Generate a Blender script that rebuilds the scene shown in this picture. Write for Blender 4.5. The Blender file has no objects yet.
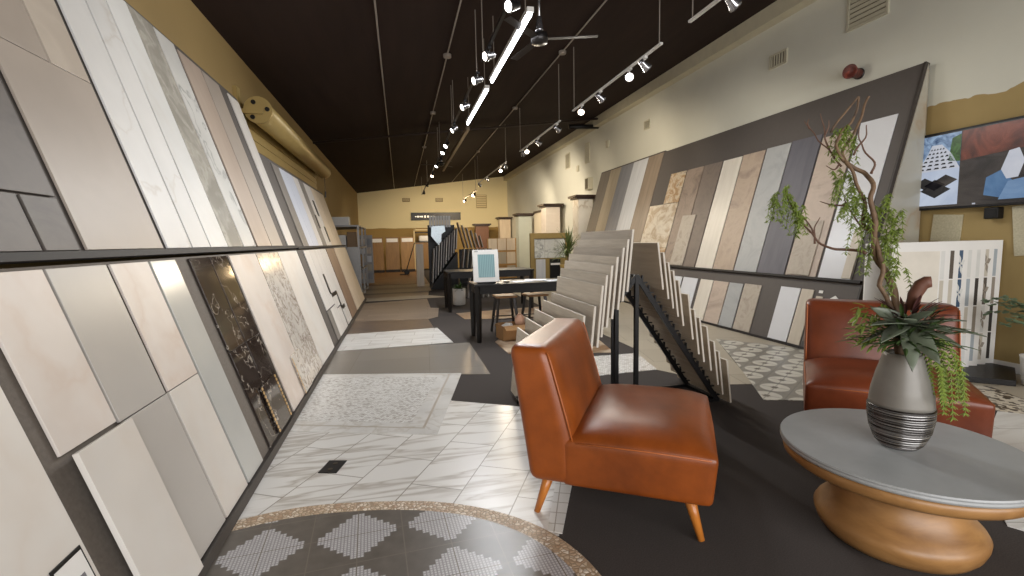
import bpy, bmesh, math, random
from mathutils import Vector, Matrix, noise
C = bpy.context.scene.collection
SC = bpy.context.scene
PI = math.pi
random.seed(7)

# ------------------------------------------------------------------ camera
cam_data = bpy.data.cameras.new('camera')
cam = bpy.data.objects.new('camera', cam_data); C.objects.link(cam)
cam_data.sensor_width = 36.0
cam_data.lens = 475.0 / 1024.0 * 36.0
cam_data.clip_start = 0.02
right = Vector((0.97331, -0.22853, -0.02084)); fwd = Vector((0.22544, 0.96920, -0.09916))
up = right.cross(fwd).normalized(); right = fwd.cross(up).normalized()
cam.matrix_world = Matrix.Translation((0, 0, 1.45)) @ Matrix((
    (right.x, up.x, -fwd.x), (right.y, up.y, -fwd.y), (right.z, up.z, -fwd.z))).to_4x4()
SC.camera = cam

# ------------------------------------------------------------------ world, exposure, big lights
SC.view_settings.view_transform = 'Standard'
SC.view_settings.look = 'None'
SC.view_settings.gamma = 1.0
SC.view_settings.use_curve_mapping = False
SC.view_settings.exposure = 0.12
w = bpy.data.worlds.new('world'); SC.world = w; w.use_nodes = True
w.node_tree.nodes['Background'].inputs[0].default_value = (0.75, 0.82, 0.95, 1)
w.node_tree.nodes['Background'].inputs[1].default_value = 1.0

def area(name, loc, rot, sx, sy, power, col, spread=180):
    l = bpy.data.lights.new(name, 'AREA'); l.shape = 'RECTANGLE'; l.size = sx; l.size_y = sy
    l.energy = power; l.color = col; l.spread = math.radians(spread)
    o = bpy.data.objects.new(name, l); C.objects.link(o); o.location = loc; o.rotation_euler = rot
    return o
# daylight through the shop window behind the camera
area('daylight', (2.0, -3.05, 1.9), (math.radians(90), 0, 0), 7.2, 2.7, 340, (1.0, 0.975, 0.95))
SUN_W, WARM, WARMER = (1, .93, .82), (1, .80, .55), (1, .70, .38)

# ------------------------------------------------------------------ colour and material helpers
def lin(c):
    return tuple(((v/255)/12.92 if v/255 <= .04045 else ((v/255+.055)/1.055)**2.4) for v in c) + (1,)

class NT:
    def __init__(s, name, rough=.5, metal=0, spec=.5, coat=0):
        s.m = bpy.data.materials.new(name); s.m.use_nodes = True
        s.t = s.m.node_tree; s.b = s.t.nodes['Principled BSDF']
        s.b.inputs['Roughness'].default_value = rough; s.b.inputs['Metallic'].default_value = metal
        s.b.inputs['Specular IOR Level'].default_value = spec; s.b.inputs['Coat Weight'].default_value = coat
    def n(s, typ, **kw):
        o = s.t.nodes.new(typ)
        for k, v in kw.items():
            if k.startswith('i_'): o.inputs[k[2:].replace('_', ' ')].default_value = v
            elif k.startswith('x'): o.inputs[int(k[1:])].default_value = v
            else: setattr(o, k, v)
        return o
    def l(s, a, b): s.t.links.new(a, b)
    def coord(s, scale=(1, 1, 1), rot=(0, 0, 0), loc=(0, 0, 0), per_object=True):
        tc = s.n('ShaderNodeTexCoord'); mp = s.n('ShaderNodeMapping')
        mp.inputs['Scale'].default_value = scale; mp.inputs['Rotation'].default_value = rot; mp.inputs['Location'].default_value = loc
        if per_object:
            oi = s.n('ShaderNodeObjectInfo'); va = s.n('ShaderNodeVectorMath', operation='ADD')
            sc = s.n('ShaderNodeVectorMath', operation='SCALE'); sc.inputs['Scale'].default_value = 3.7
            s.l(oi.outputs['Location'], sc.inputs[0]); s.l(tc.outputs['Object'], va.inputs[0]); s.l(sc.outputs[0], va.inputs[1])
            s.l(va.outputs[0], mp.inputs[0])
        else: s.l(tc.outputs['Object'], mp.inputs[0])
        return mp.outputs[0]
    def math(s, op, a, b=None, c=None):
        o = s.n('ShaderNodeMath', operation=op)
        for i, v in enumerate((a, b, c)):
            if v is None: continue
            if isinstance(v, (int, float)): o.inputs[i].default_value = v
            else: s.l(v, o.inputs[i])
        return o.outputs[0]
    def mix(s, f, a, b):
        o = s.n('ShaderNodeMix', data_type='RGBA')
        for i, v in ((0, f), (6, a), (7, b)):
            if isinstance(v, (int, float, tuple)): o.inputs[i].default_value = v
            else: s.l(v, o.inputs[i])
        return o.outputs[2]
    def ramp(s, v, pts):
        r = s.n('ShaderNodeValToRGB'); e = r.color_ramp.elements
        while len(e) < len(pts): e.new(.5)
        for i, (p, c) in enumerate(pts): e[i].position = p; e[i].color = c if isinstance(c, tuple) else (c, c, c, 1)
        s.l(v, r.inputs[0]); return r.outputs[0]
    def noise(s, v, scale, detail=4, rough=.55, dist=0):
        o = s.n('ShaderNodeTexNoise'); o.inputs['Scale'].default_value = scale; o.inputs['Detail'].default_value = detail
        o.inputs['Roughness'].default_value = rough; o.inputs['Distortion'].default_value = dist
        s.l(v, o.inputs['Vector']); return o.outputs[0]
    def base(s, v):
        if isinstance(v, tuple): s.b.inputs['Base Color'].default_value = v
        else: s.l(v, s.b.inputs['Base Color'])
    def bump(s, h, strength=.3, dist=.01):
        b = s.n('ShaderNodeBump'); b.inputs['Strength'].default_value = strength; b.inputs['Distance'].default_value = dist
        s.l(h, b.inputs['Height']); s.l(b.outputs[0], s.b.inputs['Normal'])

def plain(name, c, rough=.5, metal=0, var=.08, scale=6, bump=0, spec=.5, coat=0):
    t = NT(name, rough, metal, spec, coat); v = t.coord()
    n = t.noise(v, scale); a = lin(c); b = tuple(x*(1-var*2) for x in a[:3])+(1,)
    t.base(t.mix(n, tuple(min(1, x*(1+var)) for x in a[:3])+(1,), b))
    if bump: t.bump(t.noise(v, scale*12, 2), bump, .004)
    return t.m
def marble(name, base, vein, scale=1.0, amount=.6, rough=.18, direction=.5, width=.06, cloud=.12):
    t = NT(name, rough); v = t.coord(rot=(direction, .3, direction))
    d = t.n('ShaderNodeTexNoise'); d.inputs['Scale'].default_value = 1.6*scale; d.inputs['Detail'].default_value = 5
    t.l(v, d.inputs['Vector'])
    va = t.n('ShaderNodeVectorMath', operation='MULTIPLY_ADD'); va.inputs[1].default_value = (.9, .9, .9)
    t.l(d.outputs['Color'], va.inputs[0]); t.l(v, va.inputs[2])
    n = t.noise(va.outputs[0], 1.3*scale, 3, .5)
    r = t.math('ABSOLUTE', t.math('SUBTRACT', n, .5))
    f = t.ramp(r, [(0, 1.0), (width*.35, .5), (width, 0.0)])
    f2 = t.math('MULTIPLY', f, t.math('MULTIPLY', t.noise(v, 2.5*scale), amount*1.7))
    b = lin(base); b2 = tuple(x*(1-cloud*2) for x in b[:3])+(1,)
    col = t.mix(t.ramp(t.noise(v, .9*scale, 4), [(.3, 0.), (.75, 1.)]), b, b2)
    t.base(t.mix(f2, col, lin(vein))); return t.m
def streak(name, c1, c2, rough=.35, sc=(5, 5, 30), noise_scale=1.2, mid=.5, bump=0):
    """long soft streaks along local Y of a slab (wood look and travertine)"""
    t = NT(name, rough); v = t.coord(scale=sc)
    n = t.noise(v, noise_scale, 6, .6, .3)
    t.base(t.mix(t.ramp(n, [(mid-.22, 0.), (mid+.22, 1.)]), lin(c1), lin(c2)))
    if bump: t.bump(n, bump, .003)
    return t.m
def blotch(name, cols, scale=2.0, rough=.4, dist=.8):
    t = NT(name, rough); v = t.coord()
    n = t.noise(v, scale, 7, .65, dist); k = len(cols)
    t.base(t.ramp(n, [(.3+.4*i/(k-1), lin(c)) for i, c in enumerate(cols)])); return t.m
def tilefloor(name, c1, c2, grout, bw, bh, rot=0, off=.5, rough=.25, mortar=.003, vein=None, fine=0):
    t = NT(name, rough+.1); v = t.coord(per_object=False, rot=(0, 0, rot))
    br = t.n('ShaderNodeTexBrick', offset=off); br.inputs['Scale'].default_value = 1
    br.inputs['Brick Width'].default_value = bw; br.inputs['Row Height'].default_value = bh
    br.inputs['Mortar Size'].default_value = mortar; br.inputs['Mortar Smooth'].default_value = 0
    br.inputs['Color1'].default_value = lin(c1); br.inputs['Color2'].default_value = lin(c2); br.inputs['Mortar'].default_value = lin(grout)
    t.l(v, br.inputs['Vector']); col = br.outputs['Color']
    if vein:
        vv = t.coord(per_object=False, rot=(0, 0, rot-.10), scale=(.7, 5.0, 1))
        d = t.n('ShaderNodeTexNoise'); d.inputs['Scale'].default_value = 1.3; d.inputs['Detail'].default_value = 5; t.l(vv, d.inputs['Vector'])
        sc = t.n('ShaderNodeVectorMath', operation='MULTIPLY_ADD'); sc.inputs[1].default_value = (.5, .5, 0); t.l(d.outputs['Color'], sc.inputs[0]); t.l(vv, sc.inputs[2])
        br2 = t.n('ShaderNodeVectorMath', operation='MULTIPLY_ADD'); br2.inputs[1].default_value = (9, 9, 9)
        t.l(br.outputs['Color'], br2.inputs[0]); t.l(sc.outputs[0], br2.inputs[2])
        n = t.noise(br2.outputs[0], 1.2, 3, .5)
        f = t.ramp(t.math('ABSOLUTE', t.math('SUBTRACT', n, .5)), [(0, .6), (.02, .28), (.055, 0.)])
        f = t.math('MULTIPLY', f, t.math('SUBTRACT', 1.0, br.outputs['Fac']))
        col = t.mix(f, col, lin(vein))
    if fine:
        col = t.mix(t.math('MULTIPLY', t.noise(t.coord(per_object=False, scale=(1, 6, 1)), 9, 5), fine), col, (.02, .018, .015, 1))
    t.base(col); t.bump(br.outputs['Fac'], -.15, .002); return t.m
def emit(name, col, s):
    m = bpy.data.materials.new(name); m.use_nodes = True; t = m.node_tree
    b = t.nodes['Principled BSDF']; b.inputs['Base Color'].default_value = col[:3]+(1,)
    b.inputs['Emission Color'].default_value = col[:3]+(1,); b.inputs['Emission Strength'].default_value = s; return m

# ------------------------------------------------------------------ mesh helpers
def bx(bm, x0, x1, y0, y1, z0, z1, M=None):
    vs = [Vector((x, y, z)) for x in (x0, x1) for y in (y0, y1) for z in (z0, z1)]
    if M is not None: vs = [M @ v for v in vs]
    v = [bm.verts.new(p) for p in vs]
    for f in ((0, 1, 3, 2), (4, 6, 7, 5), (0, 4, 5, 1), (2, 3, 7, 6), (0, 2, 6, 4), (1, 5, 7, 3)): bm.faces.new([v[i] for i in f])
    return v
def prism(bm, poly, z0, z1):
    a = [bm.verts.new((x, y, z0)) for x, y in poly]; b = [bm.verts.new((x, y, z1)) for x, y in poly]
    n = len(poly); bm.faces.new(b); bm.faces.new(a[::-1])
    for i in range(n): bm.faces.new((a[i], a[(i+1) % n], b[(i+1) % n], b[i]))
def frame(d):
    d = d.normalized(); u = d.cross(Vector((0, 0, 1)))
    if u.length < 1e-3: u = d.cross(Vector((1, 0, 0)))
    u.normalize(); return u, d.cross(u).normalized()
def tube(bm, pts, r, seg=8, caps=True):
    pts = [Vector(p) for p in pts]; R = r if isinstance(r, (list, tuple)) else [r]*len(pts); rings = []
    u = None
    for i, p in enumerate(pts):
        d = (pts[min(i+1, len(pts)-1)]-pts[max(i-1, 0)]).normalized()
        if u is None: u, _ = frame(d)
        u = (u - d*u.dot(d)).normalized(); w_ = d.cross(u)
        rings.append([bm.verts.new(p+(u*math.cos(2*PI*k/seg)+w_*math.sin(2*PI*k/seg))*R[i]) for k in range(seg)])
    for a, b in zip(rings, rings[1:]):
        for k in range(seg): bm.faces.new((a[k], a[(k+1) % seg], b[(k+1) % seg], b[k]))
    if caps: bm.faces.new(rings[0][::-1]); bm.faces.new(rings[-1])
def lathe(bm, prof, seg=48, c=(0, 0), cap=True):
    rings = [[bm.verts.new((c[0]+r*math.cos(2*PI*k/seg), c[1]+r*math.sin(2*PI*k/seg), z)) for k in range(seg)] for r, z in prof]
    for a, b in zip(rings, rings[1:]):
        for k in range(seg): bm.faces.new((a[k], a[(k+1) % seg], b[(k+1) % seg], b[k]))
    if cap: bm.faces.new(rings[0][::-1]); bm.faces.new(rings[-1])
def rbox(bm, a, b, c, r, n=10, deform=None):
    """closed rounded box of half sizes a, b, c, dense enough to be deformed"""
    g = bmesh.new(); bmesh.ops.create_cube(g, size=2.0)
    bmesh.ops.subdivide_edges(g, edges=g.edges[:], cuts=n, use_grid_fill=True)
    vm = {}
    for v in g.verts:
        q = []
        for t, h in zip(v.co, (a, b, c)):
            # denser near the border so that the rounding is smooth
            s = math.copysign(1-(1-abs(t))**1.6, t); q.append(s*h)
        p = Vector(q); inner = Vector([max(-h+r, min(h-r, x)) for x, h in zip(p, (a, b, c))])
        d = p-inner
        if d.length > 1e-9: p = inner+d.normalized()*r
        vm[v] = bm.verts.new(deform(p) if deform else p)
    for f in g.faces: bm.faces.new([vm[v] for v in f.verts])
    g.free()

def obj(name, bm, mat, parent=None, smooth=False, bevel=0, world=False):
    me = bpy.data.meshes.new(name)
    bmesh.ops.recalc_face_normals(bm, faces=bm.faces[:])
    bm.to_mesh(me); bm.free()
    for m in (mat if isinstance(mat, (list, tuple)) else [mat]): me.materials.append(m)
    if smooth:
        for p in me.polygons: p.use_smooth = True
    o = bpy.data.objects.new(name, me); C.objects.link(o)
    if parent: o.parent = parent
    if bevel:
        b = o.modifiers.new('bevel', 'BEVEL'); b.width = bevel; b.segments = 2; b.limit_method = 'ANGLE'
    return o
def center(o):
    """move a top-level mesh's origin to the middle of its base"""
    vs = o.data.vertices; n = len(vs)
    c = Vector(((min(v.co.x for v in vs)+max(v.co.x for v in vs))/2, (min(v.co.y for v in vs)+max(v.co.y for v in vs))/2, min(v.co.z for v in vs)))
    o.data.transform(Matrix.Translation(-c)); o.location = c; return o
def tag(o, label, cat, group=None, kind=None):
    o['label'] = label; o['category'] = cat
    if group: o['group'] = group
    if kind: o['kind'] = kind
    return o
def thing(name, label, cat, loc=(0, 0, 0), rz=0, group=None):
    o = bpy.data.objects.new(name, None); C.objects.link(o); o.empty_display_size = .1
    o.location = loc; o.rotation_euler = (0, 0, rz); return tag(o, label, cat, group)
def struct(name, bm, mat, **k):
    o = obj(name, bm, mat, **k); o['kind'] = 'structure'; return o
def copy_tree(o, parent=None):
    c = o.copy(); C.objects.link(c)
    if parent: c.parent = parent
    for ch in list(o.children): copy_tree(ch, c)
    return c
def B(*a, **k):
    bm = bmesh.new(); bx(bm, *a, **k); return bm

# ------------------------------------------------------------------ materials
M = {}
M['black'] = plain('black_metal', (22, 21, 22), .4, .3, .05)
M['blackwood'] = plain('black_painted_wood', (19, 16, 15), .4, spec=.3)
M['board'] = plain('grey_display_board', (88, 82, 78), .6, var=.06, scale=20)
M['board_dark'] = plain('dark_display_board', (70, 66, 66), .6, var=.06, scale=20)
M['edge'] = plain('display_edge', (60, 54, 50), .5)
M['ledge'] = plain('ledge_wood', (26, 20, 17), .6)
M['white'] = plain('white_paint', (232, 230, 226), .4, var=.02)
M['chrome'] = plain('brushed_steel', (185, 185, 190), .25, .9)
M['steel_dark'] = plain('dark_steel', (70, 68, 68), .35, .8)
M['conduit'] = plain('galvanised_conduit', (160, 150, 140), .5, .4)

# ------------------------------------------------------------------ the room shell
XL, XR, YF, YB = -2.1, 6.05, 26.7, -3.2
zc = lambda x: 4.12+.12*(x+2.1)
t = NT('carpet', .95, 0, .15); v = t.coord(per_object=False)
t.base(t.mix(t.noise(v, 160, 2), lin((84, 78, 75)), lin((54, 50, 48)))); t.bump(t.noise(v, 220, 2), .5, .004)
M['carpet'] = t.m
struct('floor', B(XL-.2, XR+.2, YB-.2, YF+.2, -.12, 0), M['carpet'])
t = NT('ceiling_black', .85, 0, .2); v = t.coord(per_object=False, scale=(1, .12, 1))
wv = t.n('ShaderNodeTexWave', bands_direction='Y'); wv.inputs['Scale'].default_value = 4; wv.inputs['Distortion'].default_value = .4; t.l(v, wv.inputs['Vector'])
t.base(t.mix(t.noise(v, 5, 5), lin((54, 39, 33)), lin((34, 25, 21)))); M['ceiling'] = t.m
bm = bmesh.new()
for y0, y1 in ((YB-.2, YF+.2),):
    v = [bm.verts.new(p) for p in [(XL-.2, y0, zc(XL-.2)), (XR+.2, y0, zc(XR+.2)), (XR+.2, y1, zc(XR+.2)), (XL-.2, y1, zc(XL-.2)),
                                   (XL-.2, y0, 5.6), (XR+.2, y0, 5.6), (XR+.2, y1, 5.6), (XL-.2, y1, 5.6)]]
    for f in ((0, 1, 2, 3), (7, 6, 5, 4), (0, 4, 5, 1), (1, 5, 6, 2), (2, 6, 7, 3), (3, 7, 4, 0)): bm.faces.new([v[i] for i in f])
struct('ceiling', bm, M['ceiling'])
M['wall_left'] = plain('ochre_tan_wall', (156, 132, 84), .7, var=.05, scale=1.5, bump=.1)
struct('wall_left', B(XL-.2, XL, YB, YF, 0, 5.2), M['wall_left'])
# right wall: pale cream paint, ochre below a hand-cut wavy line at the screen end
t = NT('cream_wall_with_ochre', .75); v = t.coord(per_object=False)
sp = t.n('ShaderNodeSeparateXYZ'); t.l(v, sp.inputs[0])
wob = t.n('ShaderNodeTexNoise'); wob.inputs['Scale'].default_value = 2.2; wob.inputs['Detail'].default_value = 3; t.l(v, wob.inputs['Vector'])
wb = t.math('MULTIPLY', t.math('SUBTRACT', wob.outputs[0], .5), .35)
m1 = t.math('LESS_THAN', t.math('ADD', sp.outputs[2], wb), 2.88)
m2 = t.math('LESS_THAN', t.math('ADD', sp.outputs[1], t.math('MULTIPLY', wb, .3)), 4.46)
ochre = t.mix(t.noise(v, 3, 4), lin((170, 148, 98)), lin((154, 131, 84)))
cream = t.mix(t.noise(v, 1.3, 3), lin((216, 215, 202)), lin((206, 204, 190)))
t.base(t.mix(t.math('MULTIPLY', m1, m2), cream, ochre)); M['wall_right'] = t.m
struct('wall_right', B(XR, XR+.2, YB, YF, 0, 5.4), M['wall_right'])
t = NT('far_wall', .75); v = t.coord(per_object=False); sp = t.n('ShaderNodeSeparateXYZ'); t.l(v, sp.inputs[0])
wb = t.math('MULTIPLY', t.math('SUBTRACT', t.noise(v, 1.2), .5), .12)
t.base(t.mix(t.math('LESS_THAN', t.math('ADD', sp.outputs[2], wb), 2.25), lin((226, 212, 168)), lin((156, 128, 72)))); M['wall_far'] = t.m
struct('wall_far', B(XL-.2, XR+.2, YF, YF+.2, 0, 5.4), M['wall_far'])
# back wall with the shop window the daylight comes through
bm = bmesh.new()
for a in ((XL-.2, -1.7, 0, 5.4), (5.7, XR+.2, 0, 5.4), (-1.7, 5.7, 0, .45), (-1.7, 5.7, 3.35, 5.4)): bx(bm, a[0], a[1], YB-.15, YB, a[2], a[3])
struct('wall_back', bm, M['wall_left'])
bm = bmesh.new()
for x in (-1.7, .12, 1.96, 3.8, 5.62): bx(bm, x, x+.08, YB-.12, YB-.03, .45, 3.35)
bx(bm, -1.7, 5.7, YB-.12, YB-.03, .45, .53); bx(bm, -1.7, 5.7, YB-.12, YB-.03, 3.27, 3.35)
struct('window_1', bm, M['blackwood'])
struct('trim_1', B(5.85, XR, YB, YF, 4.83, 5.07), plain('cream_beam', (206, 198, 172), .7))
struct('baseboard_right', B(6.03, XR, YB, 4.35, 0, .1), M['white'])

# ------------------------------------------------------------------ floor samples set into the carpet
def patch(name, poly, mat, h, label, group='tile samples laid into the floor', cat='floor sample'):
    bm = bmesh.new(); prism(bm, poly, .0, h); return tag(obj(name, bm, mat), label, cat, group)
# decorated circle
t = NT('diamond_tile', .3); v = t.coord(per_object=False); sp = t.n('ShaderNodeSeparateXYZ'); t.l(v, sp.inputs[0])
P = .435
def cell(o, off):
    return t.math('SUBTRACT', t.math('FRACT', t.math('DIVIDE', t.math('SUBTRACT', o, off), P)), .5)
rot = .06
xr = t.math('ADD', t.math('MULTIPLY', sp.outputs[0], math.cos(rot)), t.math('MULTIPLY', sp.outputs[1], math.sin(rot)))
yr = t.math('SUBTRACT', t.math('MULTIPLY', sp.outputs[1], math.cos(rot)), t.math('MULTIPLY', sp.outputs[0], math.sin(rot)))
u, vv = cell(xr, -.70-P/2+.14), cell(yr, 2.37-P/2)
def q(a): return t.math('DIVIDE', t.math('ADD', t.math('FLOOR', t.math('MULTIPLY', t.math('ABSOLUTE', a), 14)), .5), 14)
dia = t.math('LESS_THAN', t.math('ADD', q(u), q(vv)), .47)
def line(a, per, wd): return t.math('LESS_THAN', t.math('ABSOLUTE', t.math('SUBTRACT', t.math('FRACT', t.math('ADD', t.math('MULTIPLY', a, per), .5)), .5)), wd)
joint = t.math('MAXIMUM', line(u, 2, .012), line(vv, 2, .012))
wv = t.math('MAXIMUM', line(u, 28, .2), line(vv, 28, .14))
grey = t.mix(t.noise(v, 14, 5), lin((120, 113, 105)), lin((86, 80, 73)))
lt = t.mix(wv, t.mix(t.noise(v, 40, 3), lin((214, 212, 212)), lin((176, 174, 176))), lin((150, 147, 148)))
t.base(t.mix(joint, t.mix(dia, grey, lt), lin((120, 112, 102)))); M['diamond'] = t.m
t = NT('pebble_band', .45); v = t.coord(per_object=False)
vo = t.n('ShaderNodeTexVoronoi', feature='F1'); vo.inputs['Scale'].default_value = 45; t.l(v, vo.inputs['Vector'])
ve = t.n('ShaderNodeTexVoronoi', feature='DISTANCE_TO_EDGE'); ve.inputs['Scale'].default_value = 45; t.l(v, ve.inputs['Vector'])
sepc = t.n('ShaderNodeSeparateColor'); t.l(vo.outputs['Color'], sepc.inputs[0])
peb = t.ramp(sepc.outputs[0], [(0, lin((176, 146, 118))), (.5, lin((206, 184, 158))), (1, lin((232, 220, 204)))])
t.base(t.mix(t.ramp(ve.outputs['Distance'], [(.06, 0.), (.14, 1.)]), lin((160, 138, 112)), peb)); t.bump(ve.outputs['Distance'], .5, .01); M['pebble'] = t.m
outer = [(-.915, 2.655), (-.71, 2.70), (-.51, 2.705), (-.30, 2.675), (-.088, 2.63), (.125, 2.57), (.331, 2.465), (.50, 2.335), (.644, 2.175), (.737, 1.99), (.785, 1.80), (.79, 1.6), (.74, 1.38), (.64, 1.2), (.5, 1.08), (-.915, 1.0)]
inner = [(-.915, 2.55), (-.70, 2.60), (-.50, 2.605), (-.294, 2.58), (-.09, 2.54), (.10, 2.475), (.28, 2.385), (.43, 2.27), (.56, 2.12), (.643, 1.96), (.69, 1.79), (.69, 1.6), (.645, 1.42), (.55, 1.28), (.44, 1.18), (-.915, 1.09)]
def smooth_poly(p, it=2):
    for _ in range(it):
        out = []
        for i in range(len(p)-1):
            a, b = p[i], p[i+1]; out += [(a[0]*.75+b[0]*.25, a[1]*.75+b[1]*.25), (a[0]*.25+b[0]*.75, a[1]*.25+b[1]*.75)]
        p = [p[0]]+out+[p[-1]]
    return p
med = thing('floor_medallion', 'curved grey tile floor medallion with pale stepped diamonds and pebble rim', 'floor sample', (0, 0, 0), 0, 'tile samples laid into the floor')
bm = bmesh.new(); prism(bm, smooth_poly(outer), 0, .007); obj('pebble_border', bm, M['pebble'], med)
bm = bmesh.new(); prism(bm, smooth_poly(inner), .004, .0085); obj('diamond_field', bm, M['diamond'], med)
M['calacatta'] = tilefloor('calacatta_floor', (232, 230, 226), (222, 220, 216), (150, 143, 132), .62, .33, -1.08, .5, .2, .0035, (150, 138, 122))
patch('marble_tile_floor_sample', [(-.915, 2.3), (.70, 2.1), (.915, 2.60), (1.0, 3.90), (.4, 4.25), (.3, 4.6), (-.915, 4.6)], M['calacatta'], .003, 'white marble floor tiles with tan veins around the small black floor plate')
tr = patch('tile_strip', [(.655, 2.15), (.72, 2.11), (.935, 2.55), (.98, 3.0), (.9, 3.0), (.85, 2.6)], tilefloor('border_tile', (225, 222, 216), (212, 210, 205), (160, 152, 140), .1, .1, .4, 0, .2, .003), .0045, 'narrow strip of small white square tiles edging the marble beside the pebble rim')
rug = thing('mosaic_rug', 'white basketweave mosaic panel framed in marble strips on the floor', 'floor sample', (0, 0, 0), 0, 'tile samples laid into the floor')
M['strip_marble'] = marble('strip_marble', (228, 226, 222), (170, 158, 140), 2.0, .4)
bm = bmesh.new(); prism(bm, [(-.915, 3.90), (.21, 3.50), (.60, 5.13), (-.915, 5.55)], 0, .006); obj('marble_border', bm, M['strip_marble'], rug)
bm = bmesh.new(); prism(bm, [(-.915, 4.02), (.125, 3.65), (.475, 5.12), (-.915, 5.50)], .004, .0068); obj('thin_line', bm, plain('tan_line', (176, 166, 152), .3), rug)
bm = bmesh.new(); prism(bm, [(-.915, 4.035), (.11, 3.67), (.455, 5.10), (-.915, 5.485)], .004, .0074); obj('inner_border', bm, M['strip_marble'], rug)
t = NT('basketweave', .2); v = t.coord(per_object=False, rot=(0, 0, .3), scale=(1, 1.6, 1))
vo = t.n('ShaderNodeTexVoronoi', feature='F1'); vo.inputs['Scale'].default_value = 40; vo.inputs['Randomness'].default_value = .35; t.l(v, vo.inputs['Vector'])
ve = t.n('ShaderNodeTexVoronoi', feature='DISTANCE_TO_EDGE'); ve.inputs['Scale'].default_value = 40; ve.inputs['Randomness'].default_value = .35; t.l(v, ve.inputs['Vector'])
sepc = t.n('ShaderNodeSeparateColor'); t.l(vo.outputs['Color'], sepc.inputs[0])
t.base(t.mix(t.ramp(ve.outputs['Distance'], [(.02, 0.), (.07, 1.)]), lin((172, 168, 162)), t.ramp(sepc.outputs[0], [(0, lin((232, 231, 228))), (.62, lin((220, 218, 214))), (1.0, lin((176, 170, 163)))]))); M['weave'] = t.m
bm = bmesh.new(); prism(bm, [(-.915, 4.12), (.03, 3.79), (.33, 5.04), (-.915, 5.40)], .005, .0082); obj('mosaic_field', bm, M['weave'], rug)
M['grey_slab'] = tilefloor('grey_polished', (140, 134, 126), (132, 126, 118), (118, 112, 104), .9, .6, .05, 0, .12, .002)
patch('grey_tile_floor_sample', [(-.915, 5.40), (-.88, 5.56), (.9, 5.0), (.91, 6.70), (-.915, 6.74)], M['grey_slab'], .005, 'glossy grey floor slab behind the white mosaic panel')
patch('marble_strip_floor_sample', [(-.915, 6.74), (.69, 6.78), (.556, 8.05), (-.915, 7.95)], tilefloor('white_marble2', (224, 222, 218), (214, 212, 208), (168, 160, 150), .6, .3, .1, .5, .2, .004, (170, 164, 156)), .0045, 'white marble floor strip beyond the glossy grey slab')
patch('dark_tile_floor_sample', [(-.915, 7.95), (.50, 8.05), (.46, 9.06), (-.915, 9.26)], blotch('brown_slate_floor', [(82, 72, 64), (112, 94, 80), (92, 84, 78)], 1.6, .3), .004, 'dark brown slate floor strip beyond the white marble strip')
patch('taupe_tile_floor_sample', [(-.915, 9.26), (.46, 9.06), (.66, 9.26), (.77, 10.5), (.6, 10.6), (.62, 12.4), (-.915, 11.96)], tilefloor('taupe_plank', (146, 128, 110), (132, 116, 100), (104, 92, 80), 1.2, .25, .05, .5, .35, .003), .0045, 'taupe plank floor sample past the dark slate strip')
cols = [((176, 164, 146), 12.42, 13.1), ((150, 128, 104), 13.1, 13.9), ((96, 82, 68), 13.9, 14.3), ((168, 150, 124), 14.3, 15.2), ((138, 116, 90), 15.2, 15.9), ((172, 152, 124), 15.9, 16.9)]
labs = ['pale', 'mid brown', 'dark brown', 'sand coloured', 'brown', 'beige']
places = ['first band past the taupe planks', 'second band past the taupe planks', 'narrow band midway down the aisle', 'band beside the far tile tower', 'band short of the last beige one', 'last band before the orange wood floor']
for (c, a, b), l1, l2 in zip(cols, labs, places):
    patch('plank_floor_sample', [(-1.2, a-.05), (.6+(b-13)*.12 if a > 12.5 else 1.25, a+.15), (.66+(b-13)*.1, b+.12), (-1.2, b-.02)], streak('floor_band', c, tuple(int(x*.86) for x in c), .4, (1, 12, 1), 2), .004, l1+' wood look floor '+l2)
patch('wood_floor_sample', [(-2.05, 16.9), (.95, 17.1), (1.0, 26.6), (-2.05, 26.6)], tilefloor('oak_floor', (148, 108, 66), (124, 86, 50), (84, 52, 28), 1.6, .14, 0, .4, .3, .004, fine=.35), .005, 'orange brown plank floor at the far end of the aisle')
# right side
t = NT('flower_tile', .35); v = t.coord(per_object=False, rot=(0, 0, -.62)); sp = t.n('ShaderNodeSeparateXYZ'); t.l(v, sp.inputs[0])
def cr(o, p, off=0.0): return t.math('SUBTRACT', t.math('FRACT', t.math('ADD', t.math('DIVIDE', o, p), off)), .5)
P2 = .30
cu, cv = cr(sp.outputs[0], P2), cr(sp.outputs[1], P2)
rad = t.math('POWER', t.math('ADD', t.math('POWER', cu, 2.0), t.math('POWER', cv, 2.0)), .5)
pet = t.math('ABSOLUTE', t.math('SINE', t.math('MULTIPLY', t.math('ARCTAN2', cv, cu), 3.0)))
g1 = t.mix(t.math('LESS_THAN', rad, .42), lin((132, 128, 118)), lin((206, 202, 190)))
g2 = t.mix(t.math('LESS_THAN', rad, t.math('ADD', .07, t.math('MULTIPLY', pet, .06))), g1, lin((104, 94, 82)))
edge = t.math('MAXIMUM', line(cu, 2, .03), line(cv, 2, .03))
g3 = t.mix(t.math('MULTIPLY', edge, .7), g2, lin((96, 94, 90)))
t.base(t.mix(t.math('MULTIPLY', t.noise(v, 12, 4), .35), g3, lin((150, 144, 132)))); M['flower'] = t.m
patch('flower_tile_floor_sample', [(4.3, 5.8), (3.75, 4.72), (3.3, 3.89), (3.07, 3.47), (3.36, 3.37), (3.7, 3.0), (4.55, 3.0), (4.9, 3.6), (4.9, 5.0)], M['flower'], .006, 'pale tile floor patterned with round grey flowers under the wall display')
M['beige_floor'] = tilefloor('beige_floor', (176, 166, 148), (168, 158, 140), (140, 130, 114), .6, .6, .2, .5, .35, .004)
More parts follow.
